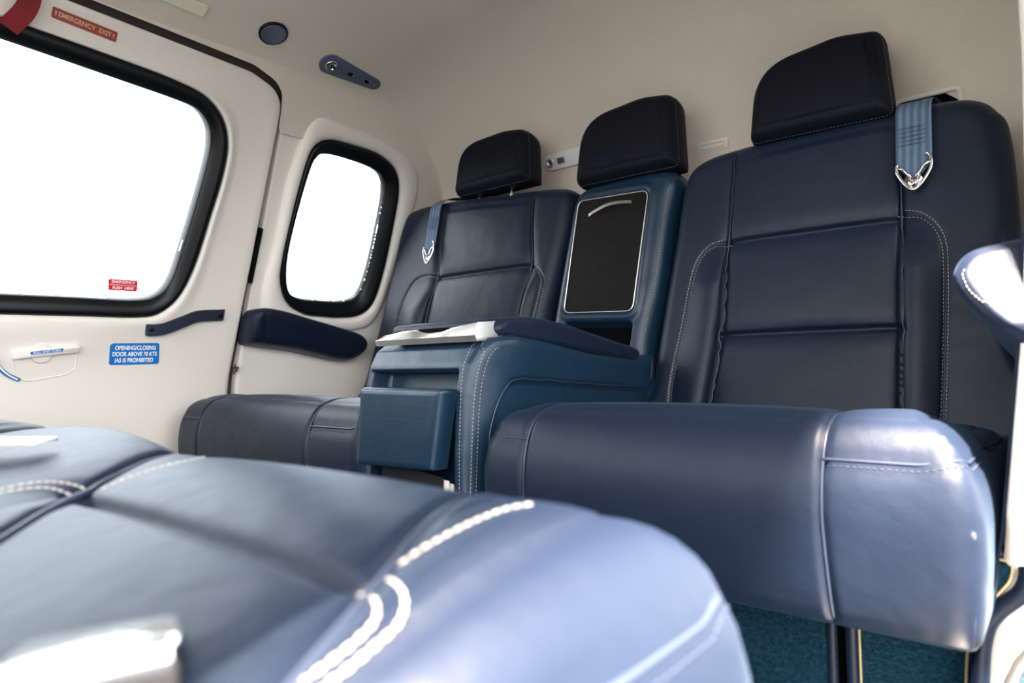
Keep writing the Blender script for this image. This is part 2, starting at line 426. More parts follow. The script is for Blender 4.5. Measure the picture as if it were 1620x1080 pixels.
ms = Mesh(); ring_between(ms, glassD, sealD, [(0, -.03), (0, -.004), (.04, .001), (.15, .006), (.35, .011), (.6, .0155), (.8, .016), (.95, .012), (1.02, .004), (1.02, -.01)])
ms.link('window_seal', 'seal', door, True)
g = Mesh(); g.prism(glassD, -.016, -.012, WF); g.link('window_glass', 'glass', door)
# glass muntin line seen through the pane is left out; the wall behind the door gap
gapm = Mesh(); oo = inset(resample(doorO, 400, True), -.085)
wall_gap = annulus('trim_1', inset(doorO, .01), oo, [(0, -.024), (1, -.026)], 'gap', n=240); struct(wall_gap)

# small window further aft
glassS = spline([(1.062, .790), (1.083, .752), (1.127, .738), (1.20, .736), (1.271, .738), (1.322, .760), (1.340, .833), (1.341, .963), (1.336, 1.053), (1.319, 1.097), (1.276, 1.117), (1.19, 1.125), (1.108, 1.125), (1.080, 1.110), (1.068, 1.070), (1.056, .961), (1.052, .861)], True)
sealS = spline([(1.040, .776), (1.075, .726), (1.136, .699), (1.20, .694), (1.258, .693), (1.328, .703), (1.370, .742), (1.384, .830), (1.383, .960), (1.373, 1.077), (1.340, 1.132), (1.275, 1.158), (1.19, 1.164), (1.105, 1.162), (1.062, 1.138), (1.044, 1.087), (1.033, .958), (1.029, .842)], True)
bezS = spline([(1.000, .90), (.993, .74), (1.03, .672), (1.13, .662), (1.33, .655), (1.40, .70), (1.432, .85), (1.455, 1.03), (1.438, 1.135), (1.34, 1.190), (1.13, 1.212), (1.04, 1.195), (1.005, 1.05)], True)
def densy(p): return p
wallO = A([(.962, .02), (1.70, .02), (1.70, 1.40), (.962, 1.40)])
wl = annulus('wall_left', bezS, wallO, [(0, 0.0), (.04, .0), (.3, .0), (.6, .0), (.85, .0), (.97, .0), (.995, -.006), (1, -.03)], 'cream', n=360); struct(wl)
ms = Mesh(); ring_between(ms, sealS, bezS, [(0, -.03), (0, .008), (.12, .016), (.35, .019), (.7, .017), (.9, .010), (1.0, .0), (1.02, -.01)])
win = struct(ms.link('window_1', 'cream', None, True))
ms = Mesh(); ring_between(ms, glassS, sealS, [(0, -.03), (0, -.004), (.04, .0), (.2, .005), (.4, .011), (.6, .0155), (.8, .017), (.95, .013), (1.02, .004), (1.02, -.01)])
ms.link('window_seal', 'seal', win, True)
g = Mesh(); g.prism(glassS, -.016, -.012, WF); g.link('window_glass', 'glass', win)
# left wall forward of the door and above it
fw_ = Mesh()
yy = np.linspace(-1.1, -.64, 6); zz = np.linspace(0, 1.4, 20); V = []; Fc = []
for a in yy:
    for b in zz: V.append(WP(a, b)[0])
for i in range(len(yy) - 1):
    for j in range(len(zz) - 1): k = i * len(zz) + j; Fc.append((k, k + 1, k + len(zz) + 1, k + len(zz)))
fw_.add(V, Fc); struct(fw_.link('wall_forward_left', 'cream', None, True))

# headliner: barrel roof that rolls down into the rear wall
def ceil_pt(x, t):
    t_ = abs(x + .85) / .66
    if x >= -.85: return .05 * t_ ** 2.2 + .03 * t_ ** 5
    e = min(t_, 1.03); return .05 * e ** 2.2 + .06 * e ** 7 + (t_ - e) * .35
def ceil_z(x, y):
    d = 0.0
    if y > 1.22: d = .36 * (1 - math.sqrt(max(0, 1 - ((y - 1.22) / .38) ** 2)))
    return 1.392 - ceil_pt(x, 0) * (1 - .5 * d / .36) - d
_dt = A(doorO); _dt = _dt[_dt[:, 1] > 1.10]; _dt = _dt[np.argsort(_dt[:, 0])]
def doortop(y): return np.interp(y, _dt[:, 0], _dt[:, 1]) + .013
ysC = np.r_[np.linspace(-1.1, .80, 34), np.linspace(.81, .968, 50), np.linspace(.98, 1.22, 8), 1.22 + .38 * np.sin(np.linspace(0, math.pi / 2, 24)[1:])]
tx = np.linspace(0, 1, 72) ** 1.6; rows_ = []
for y in ysC:
    y = min(float(y), 1.5999); xm = -1.5
    for _ in range(40): xm = .5 * xm + .5 * (float(wallx(ceil_z(xm, y))) + .007)
    zm = ceil_z(xm, y); zl = min(zm, float(doortop(y)) if y < .950 else float(np.interp(y, [.950, .958, 1.40, 1.46], [1.16, 1.145, 1.145, .85])))
    row = [(float(wallx(z)) + .007, y, float(z)) for z in np.linspace(zl, zm, 9)[:-1]]
    row += [(xm + (.02 - xm) * t, y, ceil_z(xm + (.02 - xm) * t, y)) for t in tx]
    rows_.append(row)
V = [p for r in rows_ for p in r]; nr_ = len(rows_[0])
Fc = [(i * nr_ + j, i * nr_ + j + 1, (i + 1) * nr_ + j + 1, (i + 1) * nr_ + j) for i in range(len(rows_) - 1) for j in range(nr_ - 1)]
ceiling = struct(link('ceiling', V, Fc, 'headliner'))
struct(link('roof_light_seal', [(p[0] - .03, p[1], p[2] + .03) for p in V], Fc, 'headliner'))   # unseen roof skin, added to seal sky light out of the gap
# rear wall
V = []; Fc = []; xs2 = np.linspace(-1.95, .02, 30)
for x in xs2:
    for z in np.linspace(.02, 1.10, 12): V.append((x, 1.60, z))
for i in range(29):
    for j in range(11): k = i * 12 + j; Fc.append((k, k + 1, k + 13, k + 12))
struct(link('wall_rear', V, Fc, 'headliner'))
# right wall aft of the door opening (seen almost edge-on)
def rightx(z): return np.interp(z, [0, .2, .35, .55, .7, .9, 1.05, 1.2, 1.4], [-.13, -.10, -.068, -.047, -.036, -.032, -.034, -.040, -.05])
V = []; Fc = []; zz = np.linspace(.02, 1.36, 34)
path = [(.83, .035), (.822, .028), (.820, .018), (.822, .006), (.83, .0), (1.02, .0), (1.36, .0), (1.62, .0)]
zz = A(sorted(list(zz) + [.74, 1.12]))
for z in zz:
    for (y, off) in path: V.append((rightx(z) + off, y + float(np.interp(z, [.30, .36], [.095, 0])) * (y < .9), z))
for i in range(len(zz) - 1):
    for j in range(len(path) - 1):
        if j == 5 and zz[i] > .739 and zz[i + 1] < 1.121: continue
        k = i * 8 + j; Fc.append((k, k + 1, k + 9, k + 8))
struct(link('wall_right', V, Fc, 'cream'))
wr_o = rounded([(1.02, .74), (1.36, .74), (1.36, 1.12), (1.02, 1.12)], .02, 5); wr_i = rounded([(1.05, .77), (1.33, .77), (1.33, 1.09), (1.05, 1.09)], .05, 5)
class RightFrame:
    def __call__(s, u, v, h=0.0): u, v = np.atleast_1d(A(u)), np.atleast_1d(A(v)); return np.stack([rightx(v) - h, u, v], 1)
ra, rb = resample(wr_o, 160, True), resample(wr_i, 160, True); k_ = int(np.argmin(np.linalg.norm(rb - ra[0], axis=1))); rb = np.roll(rb, -k_, 0); V = []; Fc = []
for s_, h_ in ((0, -.004), (0, .008), (.3, .012), (.8, .010), (1, .0), (1, -.02)):
    w_ = ra + (rb - ra) * s_; V += list(RightFrame()(w_[:, 0], w_[:, 1], h_))
for r_ in range(5):
    for i in range(160): Fc.append((r_ * 160 + i, r_ * 160 + (i + 1) % 160, (r_ + 1) * 160 + (i + 1) % 160, (r_ + 1) * 160 + i))
win2 = struct(link('window_2', V, Fc, 'cream'))  # mirror of the left window, added barely in view to let in daylight
g = Mesh(); g.prism(rb, -.018, -.014, RightFrame()); g.link('window_glass', 'glass', win2)
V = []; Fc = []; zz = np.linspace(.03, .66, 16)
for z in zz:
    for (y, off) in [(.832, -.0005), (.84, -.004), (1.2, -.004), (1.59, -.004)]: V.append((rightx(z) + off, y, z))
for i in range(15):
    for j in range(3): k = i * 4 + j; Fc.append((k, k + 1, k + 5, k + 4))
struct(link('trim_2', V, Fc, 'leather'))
# overhead rail above the open right doorway, forward bulkhead, floor
m_ = Mesh(); m_.box((.02, -.13, 1.30), (.04, 1.92, .06), bev=.015); struct(m_.link('trim_3', 'cream'))
V = [(-1.95, -1.1, 0), (.02, -1.1, 0), (.02, -1.1, .80), (-1.95, -1.1, .80)]
struct(link('wall_front', V, [(3, 2, 1, 0)], 'cream', None, False))
m_ = Mesh(); m_.box((-.96, .25, -.02), (1.78, 2.75, .04)); struct(m_.link('floor', 'carpet'))
m_ = Mesh(); m_.box((-.05, -.13, .005), (.07, 1.86, .03), bev=.008); struct(m_.link('trim_4', 'satin'))

# ---------------------------------------------------------------- seats
def seat_frame(X0=0.0, bot=(1.29, .42), slope=.22, back=0.0):
    L = math.hypot(1, slope); V = A([0, slope, 1]) / L
    O = A([X0, bot[0] - slope * bot[1], 0.0]); fr = Frame(O, (1, 0, 0), V)
    fr.O = O - back * fr.N; return fr
TB = 0.10
BF = seat_frame(back=TB)            # h = TB is the face of the rear backrests
KV = math.hypot(1, .22)
def bk(pts, off=0.0):               # (x, z) on the face of the rear backrests -> 3-D
    pts = A(pts); return np.stack([pts[:, 0], 1.29 + (pts[:, 1] - .42) * .22 - off, pts[:, 1]], 1)
def uv(pts): p = A(pts).copy(); p[:, 1] *= KV; return p

def backrest(parent, outline, panel, rows, dbl, mirror_bolster=True, m='leather'):
    """panel=(left seam pts, right seam pts) in (x,z); rows=z of horizontal seams; dbl = double-stitched bolster lines"""
    Ls, Rs = A(panel[0]), A(panel[1])
    d0 = spline(dbl[0]); d1 = spline(dbl[1]); zt = rows[0]
    def top(u, v):
        z = v / KV
        xl = np.interp(z, Ls[::-1, 1], Ls[::-1, 0]); xr = np.interp(z, Rs[::-1, 1], Rs[::-1, 0])
        # pads between the seams
        s = np.clip((u - xl) / np.maximum(xr - xl, 1e-3), 0, 1); edges = [1.1] + list(rows) + [.30]
        pad = np.zeros_like(u)
        for a, b in zip(edges[:-1], edges[1:]):
            t = (z - b) / (a - b); k = (t > 0) & (t < 1) & (s > 0) & (s < 1)
            pad = np.where(k, .008 * (np.sin(np.pi * np.clip(s, 0, 1)) ** .5) * (np.sin(np.pi * np.clip(t, 0, 1)) ** .5), pad)
        # bolsters swell between the seam and the double stitching
        def bol(xa, dd):
            zs = dd[:, 1]; xs = dd[:, 0]; k = np.argsort(zs); xb = np.interp(z, zs[k], xs[k]); s = (u - xa) / np.where(np.abs(xb - xa) < .01, np.sign(xb - xa + 1e-9) * .01, xb - xa)
            inside = (s > 0) & (s < 1) & (z < zt)
            return np.where(inside, np.minimum(.020, .25 * np.abs(xb - xa)) * np.sin(np.pi * np.clip(s, 0, 1) ** .6) * smooth01((zt - z) / .10), 0)
        return (pad + bol(xl, d0) + bol(xr, d1)) * 1.0
    o = uv(outline); top0 = top
    def top(u, v): return top0(u, v) * smooth01((pdist(np.c_[u, v], resample(o, 300, True), True) - .04) / .02)
    gl = [(bk(spline(Ls)), .0045, .008), (bk(spline(Rs)), .0045, .008), (bk(spline(Ls)), .016, .004), (bk(spline(Rs)), .016, .004),
          (bk(d0), .004, .0035), (bk(d1), .004, .0035)]
    for z in rows:
        xl = np.interp(z, Ls[::-1, 1], Ls[::-1, 0]); xr = np.interp(z, Rs[::-1, 1], Rs[::-1, 0])
        gl += [(bk([(xl, z), (xr, z)]), .0045, .007), (bk([(xl, z), (xr, z)]), .018, .004)]
    b = soft('backrest', o, BF, edge_prof(.040, TB, 9, .045), top, m, parent, n=270, mm=270)
    pipe = [seat_in(bk(spline(sm)), bvh(b), -.0075) for sm in (Ls, Rs)]; grooved(b, gl); t = bvh(b)
    for dd in (d0, d1):
        for off in (-.0058, .0058):
            st = Mesh(); T = np.gradient(dd, axis=0); T /= np.linalg.norm(T, axis=1)[:, None]; q = dd + off * np.stack([-T[:, 1], T[:, 0]], 1)
            stitches(st, bk(q, -.004), t, r=.00048); st.link('stitching', 'thread', b, True)
    for sm in pipe:
        pp = Mesh(); pp.tube(sm, .0016, 6); pp.link('piping', 'piping', b, True)
    return b, t

def headrest(parent, x0, x1, z0, z1, tl=.075, tr=.035, dz=0.0, Yf=1.385, T=.085, m='dark_leather'):
    """boxy pillow headrest with a seam round its sides; Yf = y of its front face at z0"""
    fr = Frame((0, Yf + T - .18 * z0 * 0, 0), (1, 0, 0), (0, .17, 1))
    k = math.hypot(1, .17); fr.O = A([0, Yf + T - .17 * z0, 0])
    o = rounded([(x0 + .004, z0 * k), (x1 + .006, (z0 - dz * .3) * k), (x1 - .014, (z1 + dz - .010) * k), (x0 + .66 * (x1 - x0), (z1 + dz + .004) * k), (x0 + .012, (z1 - .004) * k)], [.022, .016, tr, .14, tl], 12)
    b = soft('headrest', o, fr, edge_prof(.028, T, 9, .04, tuck=.012), lambda u, v: .010 * np.sin(np.pi * np.clip((u - x0) / (x1 - x0), 0, 1)) ** .5 * np.sin(np.pi * np.clip((v / k - z0) / (z1 - z0), 0, 1)) ** .5, m, parent, n=90)
    t = bvh(b)
    oo = resample(o, 200, True); ring = fr(inset(oo, .004)[:, 0], inset(oo, .004)[:, 1], T * .86); ring = np.vstack([ring, ring[:1]])
    grooved(b, [(ring, .0035, .003)])
    st = Mesh(); oo2 = inset(oo, -.0005); r2 = fr(oo2[:, 0], oo2[:, 1], T * .72); stitches(st, np.vstack([r2, r2[:1]]), bvh(b), .004, .0025, .0004)
    st.link('stitching', 'thread_grey', b, True)
    for xx in ((x0 + x1) / 2 - .06, (x0 + x1) / 2 + .06):
        post = Mesh(); post.tube(A([(xx, Yf + .045, z0 - .05), (xx, Yf + .05, z0 + .03)]), .006, 10)
        post.link('headrest_post', 'chrome', parent, True)
    return b

def px_path(pts): return A([FW + RT * (x - 810) / F + UP * (540 - y) / F for x, y in pts])   # sight lines to where the thread lies on the leather
def cushion(parent, x0, x1, yf, yb, z0, z1, facing=1, xl=None, xr=None, ym=None, rf=.058, crest=.05, dip=.05, arcs=None, zseam=None, splay=None, pip=.0018, bf=.04, fine=1.0, tilt=0.0, bolster=.014, light=False, name='seat_cushion'):
    """seat cushion; yf = front edge, yb = rear edge (facing=1: front has the smaller y)"""
    fr = Frame((0, 0, z0), (1, 0, 0), (0, 1, 0)); T = z1 - z0; ya, yb_ = (yf, yb) if facing > 0 else (yb, yf)
    cf, cb = .030, .02
    o = rounded(rect(x0, ya, x1, yb_), [cf, cf, cb, cb] if facing > 0 else [cb, cb, cf, cf], 14)
    D = abs(yb - yf)
    def top(u, v):
        s = (v - yf) / (yb - yf)                     # 0 front .. 1 rear
        h = .006 * np.exp(-((s - .18) / .12) ** 2)
        if xl is not None:
            for i_, (xa, xe) in enumerate(((xl, x0), (xr, x1))):
                if splay: xa = np.interp(v, splay[i_][0], splay[i_][1])
                q = (u - xa) / (xe - xa); h = h + np.where((q > 0) & (q < 1), (bolster[i_] if isinstance(bolster, tuple) else bolster) * np.sin(np.pi * np.clip(q, 0, 1) ** .7) * smooth01((s - bf) / .25), 0)
            q = np.clip((u - xl) / (xr - xl), 0, 1); h = h + .006 * np.sin(np.pi * q) ** .5 * smooth01(s * 6)
        e = np.minimum(np.minimum(u - x0, x1 - u), np.minimum(np.abs(v - yf), np.abs(v - yb)))
        return h * smooth01((e - rf * .8) / .03)
    def sag(V):
        V = V.copy(); s_ = (V[:, 1] - yf) / (yb - yf); V[:, 2] -= dip * smooth01((s_ - .10) / .75) * np.clip((V[:, 2] - z0) / T, 0, 1); return V
    b = soft(name, o, fr, edge_prof(rf, T, 12, T * .50, tuck=.012), top, 'leather', parent, n=int(240 * fine), mm=int(220 * fine), post=sag)
    sg = 1 if facing > 0 else -1
    gr = []; tree = bvh(b); pipes = []; S = []; SD = []
    def front_line(x, xbot):
        """from the top over the front roll down to the bottom"""
        return A([(x, yb - sg * .05, z1 + .03), (x, yf + sg * .12, z1 + .01), (x, yf + sg * rf * .6, z1 + .01), (x, yf - sg * .01, z1 - .03), (x, yf - sg * .02, z0 + T * .5), (xbot, yf - sg * .02, z0 + .0)])
    if xl is not None:
        for i_, (x, xb_) in enumerate(((xl, xl - .004), (xr, xr + .006))):
            fl = front_line(x, xb_)
            if splay: fl = np.vstack([[[np.interp(y, splay[i_][0], splay[i_][1]), y, z1] for y in np.linspace(yb - sg * .05, yf + sg * .07, 24)], fl[2:] + A([splay[i_][1][-1] - x, 0, 0])])
            q = seat_in(fl, tree, 0, .003); gr.append((q, .005, .005)); pipes.append(seat_in(fl, tree, -.0035))
        if ym is not None: gr.append((snap([(xl, ym, z1), (xr, ym, z1)], tree, 0, .004), .0055, .009)); gr.append((snap([(xl, ym, z1), (xr, ym, z1)], tree, 0, .004), .02, .003))
        zs = zseam if zseam else z1 - .035
        for xa, xe in ((xl, x0), (xr, x1)):
            sx = 1 if xe > xa else -1
            q = snap([(xa, yf - sg * .01, zs), (xe - sx * .05, yf - sg * .01, zs), (xe - sx * .012, yf + sg * .012, zs), (xe + sx * .01, yf + sg * .05, zs), (xe + sx * .01, yb - sg * .03, zs)], tree, 0, .003)
            gr.append((q, .004, .004)); pipes.append(seat_in(q, tree, -.0025)); SD.append(q - A([0, 0, .008]))
    grooved(b, gr); tree = bvh(b)
    if pipes:
        for q in pipes: pp = Mesh(); pp.tube(q, pip, 6); pp.link('piping', 'piping', b, True)
        for q in SD: st = Mesh(); stitches(st, q, tree, .004, .0025, .0006); st.link('seam_stitching', 'thread_dark', b, True)
    if arcs:
        for a in arcs:
            st = Mesh(); pl = spline(a)
            if pl.shape[1] == 2: pl = np.c_[pl, np.full(len(pl), z1)]
            else: pl = A([tree.ray_cast(Vector(CAM), Vector(d))[0] or (CAM + d) for d in pl])
            stitches(st, pl, tree, .0050, .0010, .0008); st.link('stitching', 'thread', b, True)
    return b

# ---- rear right seat
SR = thing('passenger_seat', 'navy leather rear seat nearest the open doorway, tallest headrest, right of the console', 'seat', (-.40, 1.2, 0))
oR = rounded([(-.712, .40), (-.078, .40), (-.078, .985), (-.16, 1.000), (-.245, 1.000), (-.555, 1.000), (-.655, .985), (-.680, .90)], [.02, .02, .06, .02, .02, .06, .07, .2], 12)
R_out = A([(-.722, .38), (-.080, .38), (-.072, .60), (-.080, .90), (-.098, .965), (-.135, .995), (-.20, 1.003), (-.30, 1.004), (-.45, 1.002), (-.56, .998), (-.625, .988), (-.662, .965), (-.678, .92), (-.690, .80), (-.708, .64), (-.720, .50)])
backR, treeR = backrest(SR, spline(R_out, True), ([(-.553, 1.0), (-.555, .90), (-.557, .78), (-.560, .587), (-.583, .40)], [(-.239, 1.0), (-.239, .9), (-.239, .78), (-.239, .587), (-.239, .40)]),
    (.779, .587), ([(-.557, .781), (-.598, .770), (-.626, .724), (-.644, .604), (-.661, .499), (-.664, .40)], [(-.239, .790), (-.205, .778), (-.180, .743), (-.173, .687), (-.175, .549), (-.180, .40)]))
headrest(SR, -.524, -.254, .970, 1.143, .10, .028, .012)
cushion(SR, -.709, -.076, .757, 1.34, .262, .474, 1, -.622, -.218, .98, zseam=.447, bolster=.006,
        arcs=[[(-.625, .97), (-.66, .96), (-.672, 1.0), (-.675, 1.2)], [(-.63, .985), (-.652, .98), (-.66, 1.02), (-.662, 1.2)]])

# ---- rear left seat
SLt = thing('passenger_seat', 'navy leather rear seat in the far corner beside the small window', 'seat', (-1.36, 1.2, 0))
L_out = A([(-1.722, .38), (-1.07, .38), (-1.03, .60), (-.985, .85), (-.975, .955), (-.995, .990), (-1.05, 1.003), (-1.20, 1.018), (-1.355, 1.032), (-1.50, 1.038), (-1.585, 1.034), (-1.622, 1.012), (-1.640, .955), (-1.652, .85), (-1.676, .66), (-1.705, .50)])
backL, treeL = backrest(SLt, spline(L_out, True), ([(-1.441, 1.03), (-1.436, .90), (-1.427, .796), (-1.447, .66), (-1.46, .40)], [(-1.100, 1.02), (-1.092, .9), (-1.079, .785), (-1.098, .65), (-1.11, .40)]),
    (.790, .60), ([(-1.428, .800), (-1.508, .796), (-1.553, .744), (-1.575, .65), (-1.59, .52), (-1.60, .40)], [(-1.080, .790), (-1.049, .772), (-1.035, .743), (-1.042, .687), (-1.057, .60), (-1.07, .40)]))
headrest(SLt, -1.382, -1.104, 1.010, 1.170, .11, .05, .0)
cushion(SLt, -1.728, -.992, .757, 1.34, .262, .474, 1, -1.61, -1.165, 1.0, zseam=.44, bolster=.006)

# ---- centre backrest with the perforated locker door
SC = thing('center_seat', 'blue leather centre seat back with black perforated locker door and its own headrest', 'seat', (-.84, 1.3, 0))
C_out = A([(-1.02, .38), (-.728, .38), (-.726, .57), (-.708, .704), (-.696, .87), (-.684, .945), (-.700, .975), (-.76, .984), (-.87, .982), (-.945, .974), (-.972, .94), (-.982, .85), (-1.0, .65), (-1.015, .5)])
locker = rounded([(-.958, .656), (-.765, .648), (-.748, .930), (-.946, .938)], .02, 8)
slotO = rounded([(-.955, .570), (-.768, .562), (-.764, .628), (-.951, .637)], .014, 8)
def ctop(u, v):
    z = v / KV; p = np.c_[u, z]
    d = pdist(p, locker, True); cx = (u > -.96) & (u < -.745) & (z > .65) & (z < .94)
    rim = .006 * np.exp(-((d - .010) / .008) ** 2)
    d2 = pdist(p, slotO, True)
    inl = cx & (d > .0) & inside(p, locker); ins = inside(p, slotO)
    return np.where(ins, -.05 * smooth01(d2 / .006), rim) + np.where(inl, -.004, 0)
def inside(p, poly):
    x, y = p[:, 0], p[:, 1]; c = np.zeros(len(p), bool); n = len(poly)
    for i in range(n):
        a, b = poly[i], poly[(i + 1) % n]
        if a[1] == b[1]: continue
        k = ((a[1] > y) != (b[1] > y)) & (x < (b[0] - a[0]) * (y - a[1]) / (b[1] - a[1]) + a[0]); c ^= k
    return c
cb = soft('backrest', uv(spline(C_out, True)), BF, edge_prof(.032, TB, 9, .05), ctop, 'console_leather', SC, n=200, mm=240)
vb = Mesh(); vb.prism(uv(slotO), TB - .052, TB - .046, BF); vb.link('slot_lining', 'black', cb)
lk = Mesh(); lk.prism(uv(inset(locker, .004)), TB - .006, TB + .002, BF, bev=.0015); lko = lk.link('locker_door', 'mesh', SC)
pp = Mesh(); q = inset(resample(locker, 160, True), .002); pp.tube(bk(q, .0025), .0014, 6, closed=True); pp.link('bright_trim', 'satin', lko, True)
hd = Mesh(); hp = spline([(-.905, .892), (-.893, .898), (-.86, .909), (-.83, .911), (-.80, .908), (-.788, .905)]); w = bk(hp, .010)
V = []; Fc = []
for p in w:
    for (a, b) in ((-.0035, 0), (.0035, 0), (.0035, -.008), (-.0035, -.008)): V.append(p + A([0, -b * 0 - (-b), a]) if False else p + A([0, -b, a]))
for i in range(len(w) - 1):
    for k in range(4): a, b = i * 4 + k, i * 4 + (k + 1) % 4; Fc.append((a, b, b + 4, a + 4))
Fc += [(3, 2, 1, 0), tuple(len(w) * 4 - 4 + k for k in range(4))]
hd.add(V, Fc); hd.link('pull_handle', 'chrome', lko)
tc_ = bvh(cb); st = Mesh(); pl = spline([(-.735, .40), (-.733, .57), (-.716, .704), (-.704, .87), (-.694, .935)]); stitches(st, bk(pl, .0), tc_, .004, .0025, .0005); st.link('stitching', 'thread_gold', cb, True)
headrest(SC, -.962, -.680, .962, 1.142, .10, .04, .008)

# ---- centre console, running forward from the centre backrest
CC = thing('center_console', 'blue leather centre console between the two rear seats with a padded armrest lid', 'console', (-.87, 1.0, 0))
XR, XL0, XL1 = -.712, -.995, -1.02
# side profile in (y, z): walked CCW seen from +x (u=y, v=z)
side = A([(.757, .02), (1.33, .02), (1.338, .50), (1.336, .555), (1.283, .540), (1.10, .556), (.95, .580), (.865, .590), (.822, .586), (.797, .570), (.782, .545), (.772, .50), (.764, .40), (.760, .20)])
SF = Frame((XL0, 0, 0), (0, 1, 0), (0, 0, 1))
Wc = XR - XL0
sideo = rounded(side, [.005, .005, .01, .01, .01, .02, .02, .015, .015, .015, .02, .03, .05, .05], 5)
def cpost(V):
    V = V.copy(); k = (V[:, 0] - XL0) / Wc; V[:, 0] -= np.clip(k, 0, 1) ** 2 * .032 * np.clip((.885 - V[:, 1]) / .115, 0, 1.1) ** 2
    V[:, 0] -= .012 * (1 - k) * np.clip((.6 - V[:, 2]) / .3, 0, 1.3)
    d = np.minimum(np.minimum(V[:, 0] + .984, -.763 - V[:, 0]), np.minimum(.537 - V[:, 2], V[:, 2] - .04))
    V[:, 1] += np.where(V[:, 1] < .80, .045 * smooth01(d / .009), 0); return V
# front recess is real: the body is built as a shell with an opening behind the pouch
recess = spline([(.80, .30), (.806, .42), (.818, .470), (.838, .503), (.870, .516), (1.0, .506), (1.15, .493), (1.26, .483), (1.295, .486), (1.318, .50), (1.335, .45), (1.335, .30), (1.335, .05), (.80, .05)], True)
body = soft('console_body', sideo, SF, [(.010, 0.0), (.003, .004)] + [(0, float(w)) for w in np.linspace(.012, Wc - .014, 120)] + [(.002, Wc - .006), (.007, Wc - .0015), (.014, Wc)],
            lambda u, v: -.009 * smooth01(pdist(np.c_[u, v], recess, True) / .008) * inside(np.c_[u, v], recess), 'console_leather', CC, n=200, mm=200, post=cpost)
tb = bvh(body)
rl = spline([(.800, .36), (.806, .42), (.818, .470), (.838, .503), (.870, .516), (1.0, .506), (1.15, .493), (1.26, .483), (1.295, .487), (1.315, .505), (1.326, .545)])
grooved(body, [(np.c_[np.full(len(rl), XR), rl], .0035, .004)])
tb = bvh(body); pp = Mesh(); pp.tube(seat_in(np.c_[np.full(len(rl), XR), rl], tb, .0003, .006), .0016, 6); pp.link('piping', 'piping', body, True)
st = Mesh()
edge = spline([(.764, .10), (.767, .30), (.774, .42), (.782, .50), (.794, .545), (.812, .570), (.85, .580)])
for off in (.004, .012): stitches(st, np.c_[np.full(len(edge), XR - .030 + off * .5), edge + A([off + .002, -off * .3])], tb, .0035, .0025, .00042)
e2 = edge.copy(); stitches(st, np.c_[np.full(len(edge), XR - .042), edge + A([-.006, .004])], tb, .0035, .0025, .00042)
st.link('stitching', 'thread', body, True)
gr = np.c_[np.full(len(edge), XR - .032), edge]; grooved(body, [(gr, .003, .002)])
# padded lid
lid_s = spline([(.842, .592), (.87, .584), (1.0, .571), (1.15, .553), (1.25, .540), (1.285, .538), (1.305, .548), (1.30, .566), (1.24, .578), (1.15, .594), (1.05, .612), (.96, .622), (.89, .623), (.852, .617), (.838, .605)], True)
LF = Frame((-.985, 0, 0), (0, 1, 0), (0, 0, 1)); WL_ = .985 - .730
lid = soft('armrest_lid', lid_s, LF, [(.012, 0.0), (.004, .005), (0, .014), (0, WL_ * .5), (0, WL_ - .014), (.003, WL_ - .005), (.009, WL_)], None, 'leather', CC, n=90, mm=50)
tl_ = bvh(lid); st = Mesh(); q = spline([(.850, .590), (.856, .606), (.88, .613), (.96, .613), (1.05, .603), (1.15, .585), (1.24, .569), (1.29, .556)]); stitches(st, np.c_[np.full(len(q), -.728), q], tl_, .0035, .0025, .0005); st.link('stitching', 'thread_dark', lid, True)
# satin metal trim across the front of the lid, with the finger recess
TF = Frame((0, 0, 0), (1, 0, 0), (0, 1, 0))
tr = Mesh()
xsT = np.array([-.987, -.975, -.94, -.900, -.885, -.865, -.835, -.82, -.80, -.76, -.742, -.738])
zt_ = np.array([.590, .597, .602, .604, .599, .596, .597, .600, .605, .609, .611, .590])
yb_ = np.array([.800, .806, .816, .820, .812, .810, .811, .818, .836, .845, .848, .846])
V = []
for x, z, yb in zip(xsT, zt_, yb_):
    V += [(x, .796, .580), (x, .792, .590), (x, .800, z - .004), (x, .804, z), (x, yb, z + .003), (x, yb + .002, .585)]
Fc = []
for i in range(len(xsT) - 1):
    for k in range(6): a, b = i * 6 + k, i * 6 + (k + 1) % 6; Fc.append((a, a + 6, b + 6, b))
Fc += [tuple(range(6)), tuple(reversed(range(len(xsT) * 6 - 6, len(xsT) * 6)))]
tr.add(V, Fc); trim = tr.link('metal_trim', 'satin', CC)
rc = Mesh(); rc.box((-.862, .828, .600), (.07, .03, .014), bev=.004); rc.link('finger_recess', 'black', trim)
ld = Mesh(); ld.box((-.868, .86, .606), (.225, .07, .022), bev=.009); ld.link('lid_pad', 'leather', CC)
# front face: frame, dark opening, leather pouch
FF = Frame((0, .765, 0), (1, 0, 0), (0, .02, 1))
pouch_o = rounded([(-.975, .375), (-.785, .378), (-.760, .506), (-.962, .508)], .006, 5)
PF = Frame((0, .752, 0), (1, 0, 0), (0, .02, 1))
pouch = soft('magazine_pouch', pouch_o, PF, [(0, -.010), (0, .018), (.001, .022), (.004, .026), (.010, .0275)], lambda u, v: 0 * u, 'console_leather', CC, n=120,
             grooves=[([(-.972, .722, .483), (-.764, .722, .480)], .0018, .0015), ([(-.975, .722, .456), (-.770, .722, .453)], .0018, .0015)])
tp = bvh(pouch); st = Mesh()
stitches(st, [(-.967, .72, .486), (-.80, .72, .481), (-.768, .72, .482)], tp, .0035, .0022, .0005); stitches(st, [(-.970, .72, .459), (-.772, .72, .455)], tp, .0035, .0022, .0005)
st.link('stitching', 'thread_dark', pouch, True)
